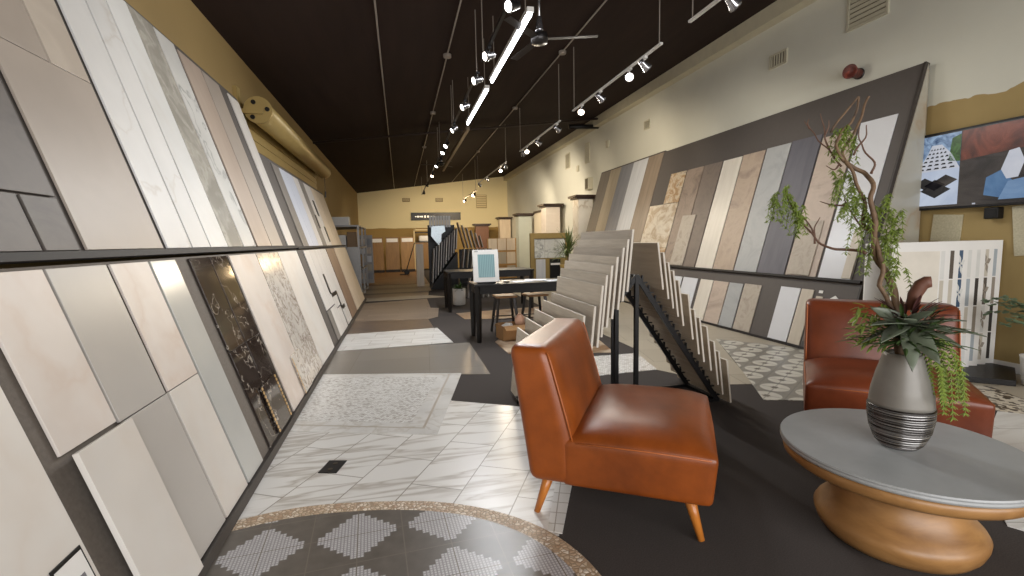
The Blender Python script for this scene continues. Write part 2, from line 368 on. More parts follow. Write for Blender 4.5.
patch('beige_tile_floor_sample', [(3.05, 3.95), (3.31, 3.89), (4.3, 5.8), (4.9, 5.0), (4.9, 13), (3.0, 13), (2.95, 5.6), (2.6, 4.8)], M['beige_floor'], .0045, 'beige stone floor strip along the foot of the right wall display')
patch('beige_tile_floor_sample', [(4.66, 2.74), (5.2, 3.3), (4.95, 3.6), (4.95, 4.3), (6.0, 4.3), (6.0, 2.2), (5.2, 2.2)], M['beige_floor'], .0045, 'beige stone floor under the wing rack and white pot')
t = NT('key_border', .3); v = t.coord(per_object=False, rot=(0, 0, -.85))
vo = t.n('ShaderNodeTexVoronoi', feature='F1', distance='CHEBYCHEV'); vo.inputs['Scale'].default_value = 26; vo.inputs['Randomness'].default_value = .8; t.l(v, vo.inputs['Vector'])
sepc = t.n('ShaderNodeSeparateColor'); t.l(vo.outputs['Color'], sepc.inputs[0])
t.base(t.ramp(sepc.outputs[0], [(0, lin((72, 62, 54))), (.38, lin((88, 76, 66))), (.44, lin((206, 196, 178))), (1, lin((216, 208, 192)))])); M['keyb'] = t.m
patch('mosaic_border_floor_sample', [(4.62, 2.72), (4.82, 2.55), (5.1, 2.75), (5.3, 3.2), (5.1, 3.3), (4.92, 3.05)], M['keyb'], .0062, 'dark and cream mosaic border strip on the floor near the white pot')
patch('white_tile_floor_sample', [(3.9, 2.35), (4.62, 2.72), (4.85, 2.5), (5.6, 2.2), (5.6, .9), (3.0, 1.35), (2.85, 1.6), (3.3, 2.0)], tilefloor('white_tile_floor', (222, 221, 217), (214, 213, 209), (170, 166, 160), .6, .6, .3, .5, .25, .004, (196, 192, 186)), .005, 'large white floor tiles behind and beside the round table')
patch('mosaic_floor_sample', [(1.9, 4.6), (2.7, 4.63), (2.85, 5.38), (1.9, 5.4)], M['weave'], .005, 'white mosaic floor panel under the plank sample rack')
patch('brown_tile_floor_sample', [(1.05, 9.6), (1.12, 8.8), (2.95, 8.3), (3.0, 9.9)], blotch('rust_floor', [(156, 132, 108), (134, 104, 78), (172, 158, 140)], 1.4, .35), .004, 'brown and cream stone floor sample under the farther black desk')
patch('rust_tile_floor_sample', [(1.27, 6.62), (1.30, 5.85), (2.6, 5.5), (2.9, 7.3), (1.7, 7.4)], blotch('rust_floor2', [(140, 104, 70), (120, 88, 58), (190, 172, 150), (150, 116, 82)], 2.0, .35), .0055, 'rusty brown stone floor sample under the nearer black desk')
fp = thing('outlet_plate', 'small black floor outlet plate set in the marble tiles', 'floor plate', (-.49, 3.17, .003), -.28)
bm = B(-.06, .06, -.085, .085, 0, .004); obj('plate', bm, M['black'], fp)
for y in (-.04, .04):
    bm = bmesh.new(); lathe(bm, [(.016, .004), (.016, .0055), (.012, .006)], 16, (0, y)); obj('screw_cap', bm, plain('plate_cap', (84, 74, 62), .4, .6), fp)

# ------------------------------------------------------------------ leaning tile displays
KL, KR = .305, .29
def Lp(y, z, out=0): # point on the left display plane; out = distance in front of it
    n = math.hypot(1, KL); return Vector((-.925-KL*z+out/n, y, z+out*KL/n))
def Rp(y, z, out=0):
    n = math.hypot(1, KR); return Vector((4.92+KR*z-out/n, y, z+out*KR/n))
def slab_bm(Pf, y0, y1, z0, z1, o0, o1, bm=None):
    bm = bm or bmesh.new()
    vs = [bm.verts.new(Pf(y, z, o)) for o in (o0, o1) for y in (y0, y1) for z in (z0, z1)]
    for f in ((0, 1, 3, 2), (4, 6, 7, 5), (0, 4, 5, 1), (2, 3, 7, 6), (0, 2, 6, 4), (1, 5, 7, 3)): bm.faces.new([vs[i] for i in f])
    return bm
def slab(Pf, y0, y1, z0, z1, mat, label, group, thk=.012, base=.002, name='tile_sample', g=.006, parts=None):
    """one sample slab whose local axes follow the slab: x across, y up the slope"""
    y0 += g; y1 -= g
    K = KL if Pf is Lp else KR
    c = Pf((y0+y1)/2, z0, base); upv = (Pf(y0, 1, 0)-Pf(y0, 0, 0)).normalized(); yv = Vector((0, 1, 0))
    nv = (Pf(y0, z0, 1)-Pf(y0, z0, 0)).normalized()
    h = (z1-z0)*math.hypot(1, K); wd = y1-y0
    bm = B(-wd/2, wd/2, 0, h, 0, thk)
    o = obj(name, bm, mat, bevel=.0015)
    R = Matrix((yv, upv, nv)).transposed()
    if R.determinant() < 0:
        R = Matrix((-yv, upv, nv)).transposed()
    o.matrix_world = Matrix.Translation(c) @ R.to_4x4()
    return tag(o, label, 'tile sample', group)

def display(name, label, Pf, boards, ledges, edges, loc):
    e = thing(name, label, 'tile display', loc); inv = Matrix.Translation(-Vector(loc))
    for (y0, y1, z0, z1, m) in boards:
        bm = slab_bm(Pf, y0, y1, z0, z1, -.05, -.002); bmesh.ops.transform(bm, matrix=inv, verts=bm.verts[:]); obj('backing_board', bm, m, e)
    for (y0, y1, z0, z1, o1) in ledges:
        bm = slab_bm(Pf, y0, y1, z0, z1, -.002, o1); bmesh.ops.transform(bm, matrix=inv, verts=bm.verts[:]); obj('ledge' if z0 > .2 else 'floor_rail', bm, M['ledge'] if z0 > .2 or Pf is Rp else M['edge'], e)
    for bm, m, n in edges:
        bmesh.ops.transform(bm, matrix=inv, verts=bm.verts[:]); obj(n, bm, m, e)
    return e
M['texboard'] = plain('textured_grey_board', (112, 104, 96), .7, var=.18, scale=60, bump=.3)
display('left_tile_display'.replace('left_', ''), 'long leaning grey display wall of large tile slabs along the left side of the aisle', Lp,
        [(.6, 6.85, .04, 1.39, M['texboard']), (.6, 6.85, 1.42, 3.31, M['board']), (6.87, 12.65, .03, 1.385, M['board']), (6.87, 12.1, 1.42, 2.66, M['board'])],
        [(.6, 6.85, 1.405, 1.437, .03), (6.87, 12.65, 1.395, 1.425, .03), (.6, 12.65, .005, .05, .035)], [], (-1.2, 6, 0))
side = bmesh.new()  # marble faced end panel closing the gap between the leaning board and the wall
vs = [(4.97, 4.37, 0), (6.04, 4.475, 0), (6.04, 4.475, 3.33), (5.92, 4.40, 3.35)]
a = [side.verts.new(v) for v in vs]; b = [side.verts.new((x, y-.03, z)) for x, y, z in vs]
side.faces.new(a); side.faces.new(b[::-1])
for i in range(4): side.faces.new((a[i], a[(i+1) % 4], b[(i+1) % 4], b[i]))
M['endmarble'] = marble('end_panel_marble', (186, 182, 168), (168, 140, 108), .8, .5, .25)
display('tile_display', 'long leaning dark grey display wall of stone and wood tiles on the right side', Rp,
        [(4.385, 9.86, .72, 3.37, M['board']), (9.86, 13.35, .88, 3.40, M['board']), (4.385, 13.35, .02, .72, M['board'])],
        [(4.385, 13.35, .865, .895, .05), (4.385, 13.35, .0, .03, .035)], [(side, M['endmarble'], 'end_panel'), (slab_bm(Rp, 4.375, 4.40, .02, 3.37, -.05, .012), M['edge'], 'edge_strip')], (5.4, 8.8, 0))

MT = {
 'cream': marble('cream_marble', (226, 221, 214), (204, 188, 172), .9, .3, .4, .8, .1),
 'warm': marble('warm_white_marble', (226, 217, 209), (196, 170, 150), 1.2, .4, .4, 1.1, .12),
 'greige': marble('greige_porcelain', (192, 187, 181), (180, 174, 168), .8, .3, .32),
 'white': marble('white_marble', (232, 231, 229), (184, 172, 156), .9, .35, .42, .4, .02),
 'white2': marble('white_marble_plain', (234, 234, 232), (210, 205, 198), .8, .3, .42),
 'calm': marble('light_grey_porcelain', (200, 200, 196), (190, 190, 186), .8, .3, .2),
 'greym': marble('grey_marble', (176, 172, 162), (214, 210, 200), 1.6, .6, .2, .4, .1),
 'veined': marble('bold_veined_marble', (230, 229, 225), (130, 132, 128), 1.3, .9, .28, .9, .03),
 'beige': marble('beige_porcelain', (176, 164, 152), (188, 177, 166), .7, .4, .4, .3, .2),
 'beige2': streak('beige_stone', (192, 176, 162), (178, 161, 147), .35, (6, 1, 1), 1),
 'beigelt': marble('pale_beige_porcelain', (206, 194, 180), (214, 204, 190), .7, .4, .3),
 'taupe': blotch('taupe_slate', [(94, 87, 82), (104, 97, 91), (86, 80, 76)], 2.2, .5),
 'taupe2': blotch('brown_grey_slate', [(118, 106, 98), (130, 118, 108), (108, 98, 92)], 5, .55),
 'blackm': marble('black_marble', (56, 46, 41), (214, 204, 190), 2.0, .7, .07, .6, .010, .2),
 'mosaicband': marble('shattered_marble', (226, 218, 208), (134, 118, 104), 3.2, .9, .16, .2, .07),
 'plankw': streak('white_plank', (224, 220, 214), (206, 200, 194), .4, (9, .8, 1), 1.5),
 'plankb': streak('bluish_white_plank', (214, 219, 230), (196, 202, 216), .4, (9, .8, 1), 1.5),
 'plankg': streak('grey_plank', (140, 134, 128), (112, 106, 100), .45, (9, .8, 1), 1.5),
 'plankc': streak('cream_plank', (222, 206, 184), (206, 188, 164), .4, (9, .8, 1), 1.5),
 'brown': streak('brown_plank', (150, 122, 100), (120, 96, 78), .45, (9, .8, 1), 1.5),
 'rgb': streak('grey_brown_plank', (128, 121, 112), (110, 103, 96), .45, (9, .8, 1), 1.5),
 'rtan': streak('tan_plank', (176, 165, 146), (158, 146, 128), .45, (9, .8, 1), 1.5),
 'rblue': streak('slate_blue_plank', (142, 142, 146), (122, 124, 130), .45, (9, .8, 1), 1.5),
 'rwhite': streak('cool_white_plank', (208, 210, 214), (188, 191, 196), .4, (9, .8, 1), 1.5),
 'rtaupe': streak('taupe_plank_tile', (150, 136, 120), (126, 112, 98), .45, (9, .8, 1), 1.5),
 'gold': blotch('gold_slate', [(182, 158, 122), (160, 124, 84), (204, 190, 166), (138, 120, 104)], 4, .5, 1.5),
 'creamslate': blotch('cream_slate', [(196, 184, 166), (210, 200, 182), (178, 158, 132), (164, 148, 128)], 3, .5, 1.2),
 'rbr': blotch('taupe_stone', [(134, 118, 106), (150, 134, 120), (116, 102, 92)], 3, .5),
 'rbr2': blotch('dark_taupe_stone', [(112, 100, 92), (124, 112, 102), (102, 92, 84)], 3, .5),
 'rlight': blotch('light_taupe_stone', [(160, 150, 138), (176, 166, 152), (148, 136, 124)], 5, .5),
 'rcream': streak('cream_white_stone', (222, 215, 202), (208, 200, 186), .35, (8, 1, 1), 1.5),
 'rrust': blotch('rust_tan_stone', [(162, 144, 128), (178, 160, 142), (142, 126, 114)], 2.4, .45),
 'rgrey': blotch('light_grey_stone', [(158, 160, 160), (168, 169, 168), (150, 151, 152)], 2, .4),
 'rslate': streak('blue_grey_slate', (104, 103, 110), (90, 89, 96), .45, (7, 1, 1), 1.5),
 'rrose': blotch('rosy_tan_stone', [(174, 158, 144), (188, 172, 158), (156, 140, 128)], 2, .4),
 'rwh': plain('bright_white_tile', (218, 219, 222), .25, var=.02),
 'rbe': streak('beige_plank_tile', (204, 194, 178), (188, 178, 162), .4, (8, 1, 1), 1.5),
}
GU, GL = 'slabs on the upper left display', 'slabs on the lower left display'
TU = [ # y0, y1, z0, z1, material, label
 (1.3, 2.225, 1.445, 1.665, 'taupe', 'dark taupe slate slab, low corner piece at the nearest end of the upper left display'),
 (2.235, 2.45, 1.445, 1.665, 'taupe', 'small dark taupe slate piece on the ledge beside the big beige slab'),
 (1.3, 2.45, 1.675, 2.95, 'taupe', 'tall dark taupe slate slab at the far left edge of the picture'),
 (2.49, 3.20, 1.445, 2.36, 'beige', 'wide plain beige slab standing on the left ledge beside the dark taupe slabs'),
 (2.49, 2.88, 2.365, 3.27, 'beige', 'beige slab above the wide beige one, at the top left corner'),
 (2.885, 3.20, 2.365, 3.27, 'beigelt', 'paler beige slab at the top left, beside the white marble'),
 (3.245, 3.59, 1.445, 3.27, 'white', 'white marble slab next to the wide beige slab, upper left display'),
 (3.60, 3.91, 1.445, 3.27, 'white', 'second white marble slab from the wide beige one, with fine tan veins'),
 (3.92, 4.28, 1.445, 3.27, 'white2', 'plain white slab just before the grey veined marble on the upper left display'),
 (4.28, 4.67, 1.445, 3.27, 'greym', 'grey marble slab between two white ones on the upper left display'),
 (4.68, 5.05, 1.445, 3.27, 'veined', 'white marble slab with bold grey veins beside the grey marble'),
 (5.10, 5.62, 1.445, 3.25, 'beige2', 'light beige slab right of the boldly veined marble, upper left'),
 (5.63, 6.12, 1.445, 3.25, 'beige', 'slightly darker beige slab before the bare grey strip, upper left'),
 (6.40, 6.80, 1.445, 3.25, 'plankw', 'last narrow white slab of the tall upper section under the roller shutter'),
]
for a in TU: slab(Lp, *a[:4], MT[a[4]], a[5], GU)
TL = [
 (.95, 1.77, .055, 1.375, 'cream', 'big cream slab at the bottom left corner with a small framed card on it'),
 (1.84, 2.175, .755, 1.375, 'warm', 'upper warm white slab with brownish veins, nearest under the left ledge'),
 (2.18, 2.58, .745, 1.375, 'greige', 'plain greige slab below the ledge, right of the warm white one'),
 (2.20, 2.59, .055, .74, 'greige', 'plain greige slab standing on the floor rail beside the raised white slab'),
 (2.60, 2.955, .745, 1.375, 'warm', 'warm veined white slab between greige and light grey, just below the ledge'),
 (2.60, 2.955, .055, .74, 'cream', 'creamy white slab between greige and light grey, down at the floor rail'),
 (2.97, 3.275, .055, 1.375, 'calm', 'tall glossy light grey slab left of the black marble'),
 (3.46, 3.80, .745, 1.375, 'blackm', 'glossy black marble tile, upper left one of the four'),
 (3.805, 4.15, .745, 1.375, 'blackm', 'glossy black marble tile with white veins, upper right one of the four'),
 (3.46, 3.80, .055, .74, 'blackm', 'glossy black marble tile at the floor, beside the bare textured strip'),
 (3.805, 4.15, .055, .74, 'blackm', 'glossy black marble tile at the floor, behind the gold edged mosaic piece'),
 (4.20, 4.92, .055, 1.375, 'warm', 'wide cream marble slab right of the black marble tiles'),
 (4.93, 5.75, .055, 1.375, 'mosaicband', 'cream marble slab with a broken brown vein band, middle of the lower left display'),
 (5.76, 6.75, .055, 1.375, 'cream', 'wide plain cream slab at the end of the near lower section'),
]
for a in TL: slab(Lp, *a[:4], MT[a[4]], a[5], GL)
slab(Lp, 1.85, 2.20, .055, .745, MT['cream'], 'white slab raised on a block, the lowest one in front on the left display', GL, .02, .035)
mz = slab(Lp, 3.68, 4.06, .07, .42, MT['blackm'], 'small black mosaic sample with scalloped gold edges leaning on the black marble', 'small mosaic samples propped on the left display', .012, .018, 'mosaic_sample')
gold = plain('gold_trim', (206, 170, 116), .35, .3)
bm = bmesh.new()
hh = .35*math.hypot(1, KL)
for sgn in (-1, 1):
    for k in range(12):
        x = sgn*.18; y = (k+.5)*hh/12; ring = [bm.verts.new((x+.016*math.cos(a)*1.0, y+.013*math.sin(a), z)) for z in (.012, .016) for a in [2*PI*i/8 for i in range(8)]]
        bm.faces.new(ring[8:]); bm.faces.new(ring[:8][::-1])
        for i in range(8): bm.faces.new((ring[i], ring[(i+1) % 8], ring[8+(i+1) % 8], ring[8+i]))
obj('gold_edging', bm, gold, mz)
mz2 = slab(Lp, 4.66, 5.0, .06, .42, MT['mosaicband'], 'small cream mosaic sample with tan edges propped at the floor rail', 'small mosaic samples propped on the left display', .012, .018, 'mosaic_sample')
bm = bmesh.new()
for k in range(10): bx(bm, -.168 if k % 2 else -.176, -.155, k*.036, k*.036+.03, .012, .015)
obj('tan_edging', bm, gold, mz2)
# the small framed card on the nearest slab
cd = slab(Lp, 1.60, 1.75, .30, .49, M['black'], 'small white card in a thin black frame stuck on the nearest cream slab', 'cards', .004, .0145, 'card')
cd['category'] = 'card'; del cd['group']
obj('card_face', B(-.06, .06, .012, .185, .004, .006), M['white'], cd)
obj('card_print', B(-.03, .035, .06, .12, .006, .0065), plain('card_print', (120, 120, 124), .5), cd)
GF, GF2 = 'planks on the far upper left display', 'planks on the far lower left display'
for y0, y1, m, l in [(7.35, 7.78, 'plankg', 'dark grey plank, first of the far upper left section'), (7.78, 8.2, 'plankb', 'bluish white plank beside the dark grey one, far upper left'),
                     (8.2, 8.7, 'plankb', 'bluish white plank, second from the dark grey one, far upper left'), (8.7, 9.15, 'plankw', 'white plank in the middle of the far upper left section'),
                     (9.15, 9.6, 'plankg', 'grey plank in the middle of the far upper left section'), (9.6, 10.3, 'plankw', 'white plank left of the black stepped strips, far upper left'),
                     (10.3, 11.1, 'plankc', 'cream plank right of the black stepped strips, far upper left'), (11.1, 12.0, 'plankc', 'last cream plank of the far upper left section')]:
    slab(Lp, y0, y1, 1.43, 2.6, MT[m], l, GF)
for y0, y1, z0, m, l in [(7.2, 7.62, .5, 'plankw', 'white plank nearest in the far lower left section'), (7.62, 8.04, .5, 'plankw', 'white plank second in the far lower left section'),
                         (8.04, 8.6, .42, 'plankw', 'white plank left of the black stepped mosaic, far lower left'), (8.6, 9.25, .06, 'plankw', 'full height white plank right of the black stepped mosaic'),
                         (9.32, 10.35, .06, 'brown', 'brown plank in the far lower left section'), (10.42, 11.4, .06, 'plankc', 'cream tan slab beside the brown plank, far lower left'),
                         (11.4, 12.5, .06, 'plankc', 'last cream tan slab at the far end of the left display')]:
    slab(Lp, y0, y1, z0, 1.37, MT[m], l, GF2)
for y0, y1, l in [(7.5, 7.8, 'short white plank at the floor, nearest of three'), (7.8, 8.12, 'short white plank at the floor, middle of three'), (8.12, 8.5, 'short white plank at the floor, farthest of three')]:
    slab(Lp, y0, y1, .055, .48 if y1 < 8.2 else .40, MT['plankw'], l, GF2)
slab(Lp, 7.18, 7.49, .055, .48, MT['plankg'], 'short dark grey plank at the floor beside the short white ones', GF2)
for i, (y0, y1, z0, z1, l) in enumerate([(8.05, 8.6, .60, .66, 'short level black strip'), (8.54, 8.62, .36, .66, 'upright black strip crossing the white planks'), (8.6, 8.95, .33, .39, 'lower level black strip, farther'),
      (7.95, 8.06, .66, .98, 'upright black strip midway up the white planks'), (9.5, 9.62, 1.75, 2.0, 'short upright black strip on the upper white plank'), (9.9, 10.05, 2.0, 2.3, 'higher upright black strip on the upper plank'), (10.1, 10.25, 1.5, 1.8, 'upright black strip low on the upper cream plank')]):
    slab(Lp, y0, y1, z0, z1, M['black'], l+', far left display', 'black mosaic strips on the far left display', .006, .016, 'mosaic_strip', 0)

GRU, GRL = 'tall slabs on the upper right display', 'short slabs on the lower right display'
TR = [
 (12.65, 13.3, .90, 3.36, 'rgb', 'grey brown plank, farthest on the upper right display'), (12.0, 12.65, .90, 3.36, 'rtan', 'tan plank, second from the far end of the right display'),
 (11.3, 12.0, .90, 3.36, 'rblue', 'blue grey plank, third from the far end of the right display'), (10.55, 11.3, .90, 3.36, 'rwhite', 'cool white full height plank between blue grey and taupe ones'),
 (9.87, 10.55, .90, 3.36, 'rtaupe', 'taupe full height plank where the right display steps down'),
 (8.73, 9.30, 2.16, 2.79, 'gold', 'rusty gold slate tile, upper, on the right display'), (8.73, 9.86, 1.25, 2.15, 'creamslate', 'cream slate with rust flecks below the rusty gold tile'),
 (8.73, 9.86, .90, 1.245, 'gold', 'low rusty gold slate tile on the ledge behind the plank rack'),
 (8.16, 8.71, .90, 2.79, 'rbr', 'mottled taupe stone slab right of the rusty slate'), (7.62, 8.15, .90, 2.79, 'rbr2', 'darker taupe stone slab left of the cream white one'),
 (7.11, 7.60, .90, 2.79, 'rcream', 'cream white stone slab in the middle of the right display'), (6.59, 7.10, .90, 2.80, 'rrust', 'rust tan stone slab beside the cream white one'),
 (6.08, 6.57, .90, 2.81, 'rgrey', 'light grey stone slab right of the rust tan one'), (5.55, 6.07, .90, 2.82, 'rslate', 'dark blue grey slab in the middle of the near half'),
 (5.03, 5.53, .90, 2.76, 'rrose', 'rosy tan stone slab behind the bare branches'), (4.53, 5.0, .90, 2.83, 'rwh', 'bright white slab at the near end of the upper right display'),
]
for a in TR: slab(Rp, *a[:4], MT[a[4]], a[5], GRU)
slab(Rp, 7.98, 8.42, .91, 1.86, MT['rlight'], 'small light taupe stone piece propped on the mottled taupe slab', GRU, .012, .02)
slab(Rp, 5.12, 5.50, .91, 1.62, MT['rlight'], 'small pale stone piece propped on the rosy tan slab', GRU, .012, .02)
slab(Rp, 4.53, 4.66, .91, 1.5, MT['rbe'], 'small beige strip leaning low on the bright white slab', GRU, .012, .02)
for y0, y1, z1, m, l in [(8.2, 8.75, .71, 'rwhite', 'short cool white slab partly behind the plank rack'), (7.9, 8.18, .71, 'rwh', 'narrow short white slab, lower right display'), (7.42, 7.86, .71, 'rwh', 'short white slab left of the bare gap, lower right display'),
                         (6.99, 7.34, .71, 'rcream', 'short cream white slab, lower right display'), (6.60, 6.98, .71, 'rrose', 'short tan slab beside the short cream white one'),
                         (6.27, 6.59, .71, 'rgrey', 'short grey slab between tan and light taupe, lower right'), (5.89, 6.25, .72, 'rlight', 'short light taupe slab left of the wide bare gap'),
                         (5.20, 5.54, .74, 'rwh', 'short bright white slab right of the wide bare gap'), (4.99, 5.19, .74, 'rbe', 'narrow short beige slab beside the bright white one'),
                         (9.6, 10.5, .71, 'rtan', 'short tan slab far behind the plank rack'), (10.6, 11.6, .71, 'rcream', 'short cream slab far along the lower right display'), (8.85, 9.5, .71, 'rblue', 'short blue grey slab behind the plank rack')]:
    slab(Rp, y0, y1, .035, z1, MT[m], l, GRL)
slab(Rp, 4.84, 4.95, .52, .67, MT['rbe'], 'small beige chip on the lower right display near the arrow shaped tiles', 'small chips on the lower right display', .008, .004, 'tile_chip')
slab(Rp, 4.86, 4.93, .71, .745, M['white'], 'tiny white label strip above the beige chip', 'small chips on the lower right display', .004, .004, 'tile_chip')
slab(Rp, 4.80, 4.97, .1, .28, MT['rbr2'], 'dark stone chip half hidden behind the far armchair', 'small chips on the lower right display', .008, .004, 'tile_chip')
# arrow shaped mosaic: two nested chevrons
ch = thing('arrow_mosaic', 'white arrow shaped mosaic sample on the lower right display above the far armchair', 'tile sample', (0, 0, 0))
for r0, r1, zb, m in ((0, .075, .43, M['white']), (.095, .13, .40, MT['rwhite'])):
    bm = bmesh.new(); yc = 4.68
    for s in (-1, 1):
        pts = [(yc, .70-r0), (yc+s*.17, .585-r0), (yc+s*.17, .585-r1-(.02 if r0 == 0 else 0)), (yc, .70-r1)]
        a = [bm.verts.new(Rp(y, z, .004)) for y, z in pts]; b = [bm.verts.new(Rp(y, z, .012)) for y, z in pts]
        bm.faces.new(a); bm.faces.new(b[::-1])
        for i in range(4): bm.faces.new((a[i], a[(i+1) % 4], b[(i+1) % 4], b[i]))
    obj('chevron', bm, m, ch)
bm = slab_bm(Rp, 4.62, 4.74, .34, .50, .004, .012); obj('centre_tile', bm, M['white'], ch)

# ------------------------------------------------------------------ armchairs
t = NT('tan_leather', .36, 0, .5, .0); v = t.coord(per_object=False)
t.base(t.mix(t.ramp(t.noise(v, 3.2, 5, .6), [(.32, 0.), (.7, 1.)]), lin((150, 76, 26)), lin((108, 51, 15))))
vo = t.n('ShaderNodeTexVoronoi'); vo.inputs['Scale'].default_value = 260; t.l(v, vo.inputs['Vector']); t.bump(vo.outputs['Distance'], .08, .002)
M['leather'] = t.m
t = NT('red_leather', .36, 0, .5, .0); v = t.coord(per_object=False)
t.base(t.mix(t.ramp(t.noise(v, 3.2, 5, .6), [(.32, 0.), (.7, 1.)]), lin((124, 60, 33)), lin((90, 40, 20)))); M['leather2'] = t.m
M['piping'] = plain('leather_piping', (176, 96, 46), .4)
M['honey'] = streak('honey_wood', (196, 122, 50), (166, 94, 34), .3, (6, 6, 1), 3)
def armchair(label, loc, rz, W=.86, lm='leather'):
    """x = facing direction (front edge at x=0), y lateral; origin below the middle of the front edge"""
    e = thing('armchair', label, 'armchair', loc, rz, 'leather armchairs without arms')
    hw = W/2
    def dseat(p):   # half sizes .36, hw, .12 centred; crowned top
        u, vv, s = p.x/.36, p.y/hw, p.z/.12
        crown = .085*max(0, 1-u**4)**.8*max(0, 1-vv**4)**.8*max(0, s)
        bow = -.012*(1-s)*.5*0
        return Vector((p.x-.355+(.012*s if u > 0 else 0), p.y, p.z+.325+crown))
    bm = bmesh.new(); rbox(bm, .36, hw, .12, .028, 14, dseat); obj('seat', bm, M[lm], e, True)
    def dback(p):   # thickness along x .1, width hw, height .36
        s = (p.z+.36)/.72   # 0 bottom, 1 top
        z = .205+s*.71
        xf = -.655-.135*max(0, (s-.28)/.72)**1.05 - (.0 if s > .28 else 0)
        xb = -.890-.105*s
        m = (p.x+.12)/.24
        crown = .035*max(0, 1-(p.y/hw)**4)*max(0, 1-((s-.6)/.42)**4 if abs(s-.6) < .42 else 0)*m
        return Vector((xb+(xf-xb)*m+crown, p.y, z))
    bm = bmesh.new(); rbox(bm, .12, hw, .36, .05, 14, dback); obj('backrest', bm, M[lm], e, True)
    # piping round the seat top and up the sides of the back
    zt = .437; x0, x1 = .0, -.64
    bm = bmesh.new()
    tube(bm, [(x1, -hw+.004, zt), (-.3, -hw+.002, zt+.003), (-.02, -hw+.004, zt-.006), (.008, -hw+.03, zt-.01), (.012, 0, zt-.006), (.008, hw-.03, zt-.01), (-.02, hw-.004, zt-.006), (-.3, hw-.002, zt+.003), (x1, hw-.004, zt)], .0045, 6)
    obj('seat_piping', bm, M['piping'], e, True)
    for s in (-1, 1):
        bm = bmesh.new(); y = s*(hw-.012)
        tube(bm, [(-.655, y, .42), (-.69, y, .56), (-.735, y, .72), (-.768, y, .84), (-.785, y, .885)], .0045, 6)
        obj('back_piping', bm, M['piping'], e, True)
        for xa, xb, dx in ((-.12, -.05, 1), (-.80, -.87, -1)):
            bm = bmesh.new(); tube(bm, [(xa, s*(hw-.12), .23), (xb, s*(hw-.075), 0)], [.032, .016], 14); obj('leg', bm, M['honey'], e, True)
    return e
f = math.atan2(-.54, .84)
fx, fy = math.cos(f), math.sin(f)
cx, cy = 1.345-fy*.475, 1.795+fx*.475
armchair('tan leather armless chair in front, seen from its side, on splayed wooden legs', (cx, cy, .003), f, .95)
a2 = math.radians(226)
armchair('reddish leather armless chair facing us behind the round table', (2.97, 2.28, .006), a2, .94, 'leather2')

# ------------------------------------------------------------------ round table, vase, arrangement
t = NT('concrete_top', .32, 0, .5); v = t.coord(per_object=False)
t.base(t.mix(t.noise(v, 3, 7, .65), lin((172, 174, 174)), lin((132, 134, 134)))); t.bump(t.noise(v, 40, 4), .12, .002); M['concrete'] = t.m
t = NT('table_wood', .38); v = t.coord(per_object=False, scale=(3, 3, 9))
t.base(t.mix(t.ramp(t.noise(v, 1.3, 6, .6, .6), [(.3, 0.), (.7, 1.)]), lin((172, 128, 78)), lin((128, 90, 52)))); M['tablewood'] = t.m
tb = thing('coffee_table', 'round coffee table with grey stone top on a turned wooden pedestal', 'table', (2.265, 1.695, 0))
bm = bmesh.new(); lathe(bm, [(.25, .416), (.486, .416), (.492, .421), (.4945, .428), (.4925, .436), (.4945, .443), (.491, .4495), (.25, .4515)], 96); obj('table_top', bm, M['concrete'], tb, False)
bm = bmesh.new(); lathe(bm, [(.27, 0), (.295, .01), (.318, .04), (.331, .075), (.333, .095), (.322, .115), (.298, .14), (.272, .17), (.252, .205), (.240, .245), (.238, .275), (.255, .30), (.31, .318), (.40, .334), (.455, .350), (.478, .370), (.482, .395), (.474, .4155), (.2, .4155)], 96); obj('pedestal', bm, M['tablewood'], tb, True)
t = NT('vase_glaze', .42, .1); v = t.coord(per_object=False)
t.base(t.mix(t.noise(v, 6, 5), lin((138, 134, 126)), lin((104, 100, 94)))); M['glaze'] = t.m
t = NT('ribbed_silver', .26, .7); v = t.coord(per_object=False, scale=(.6, .6, 90))
t.base(t.mix(t.ramp(t.noise(v, 1.5, 4), [(.42, 0.), (.56, 1.)]), lin((150, 148, 146)), lin((48, 44, 42)))); M['ribs'] = t.m
vs = thing('vase', 'tall grey ceramic vase with silver ribbed lower half on the round table', 'vase', (2.25, 1.69, .4515))
bm = bmesh.new(); prof = []
def vr(z): # vase radius
    pts = [(0, .078), (.03, .096), (.08, .115), (.14, .125), (.20, .126), (.27, .119), (.34, .104), (.40, .088), (.445, .076)]
    for (a, ra), (b, rb) in zip(pts, pts[1:]):
        if a <= z <= b:
            tt = (z-a)/(b-a); return ra+(rb-ra)*tt
    return pts[-1][1]
prof = [(vr(.02), .02)]
z = .02
while z < .20:
    r = vr(z); prof += [(r, z), (r+.0035, z+.004), (r+.0035, z+.008), (r-.001, z+.0115)]; z += .012
lathe(bm, prof, 72, cap=True); obj('ribbed_band', bm, M['ribs'], vs, True)
bm = bmesh.new(); lathe(bm, [(.070, 0), (.076, .004), (vr(.02)-.001, .0199)], 64); obj('foot', bm, M['ribs'], vs, True)
bm = bmesh.new(); zz = [.2+.245*i/16 for i in range(17)]
lathe(bm, [(vr(z)-.001, z) for z in zz]+[(.070, .447), (.064, .43), (.064, .35)], 64); obj('smooth_neck', bm, M['glaze'], vs, True)

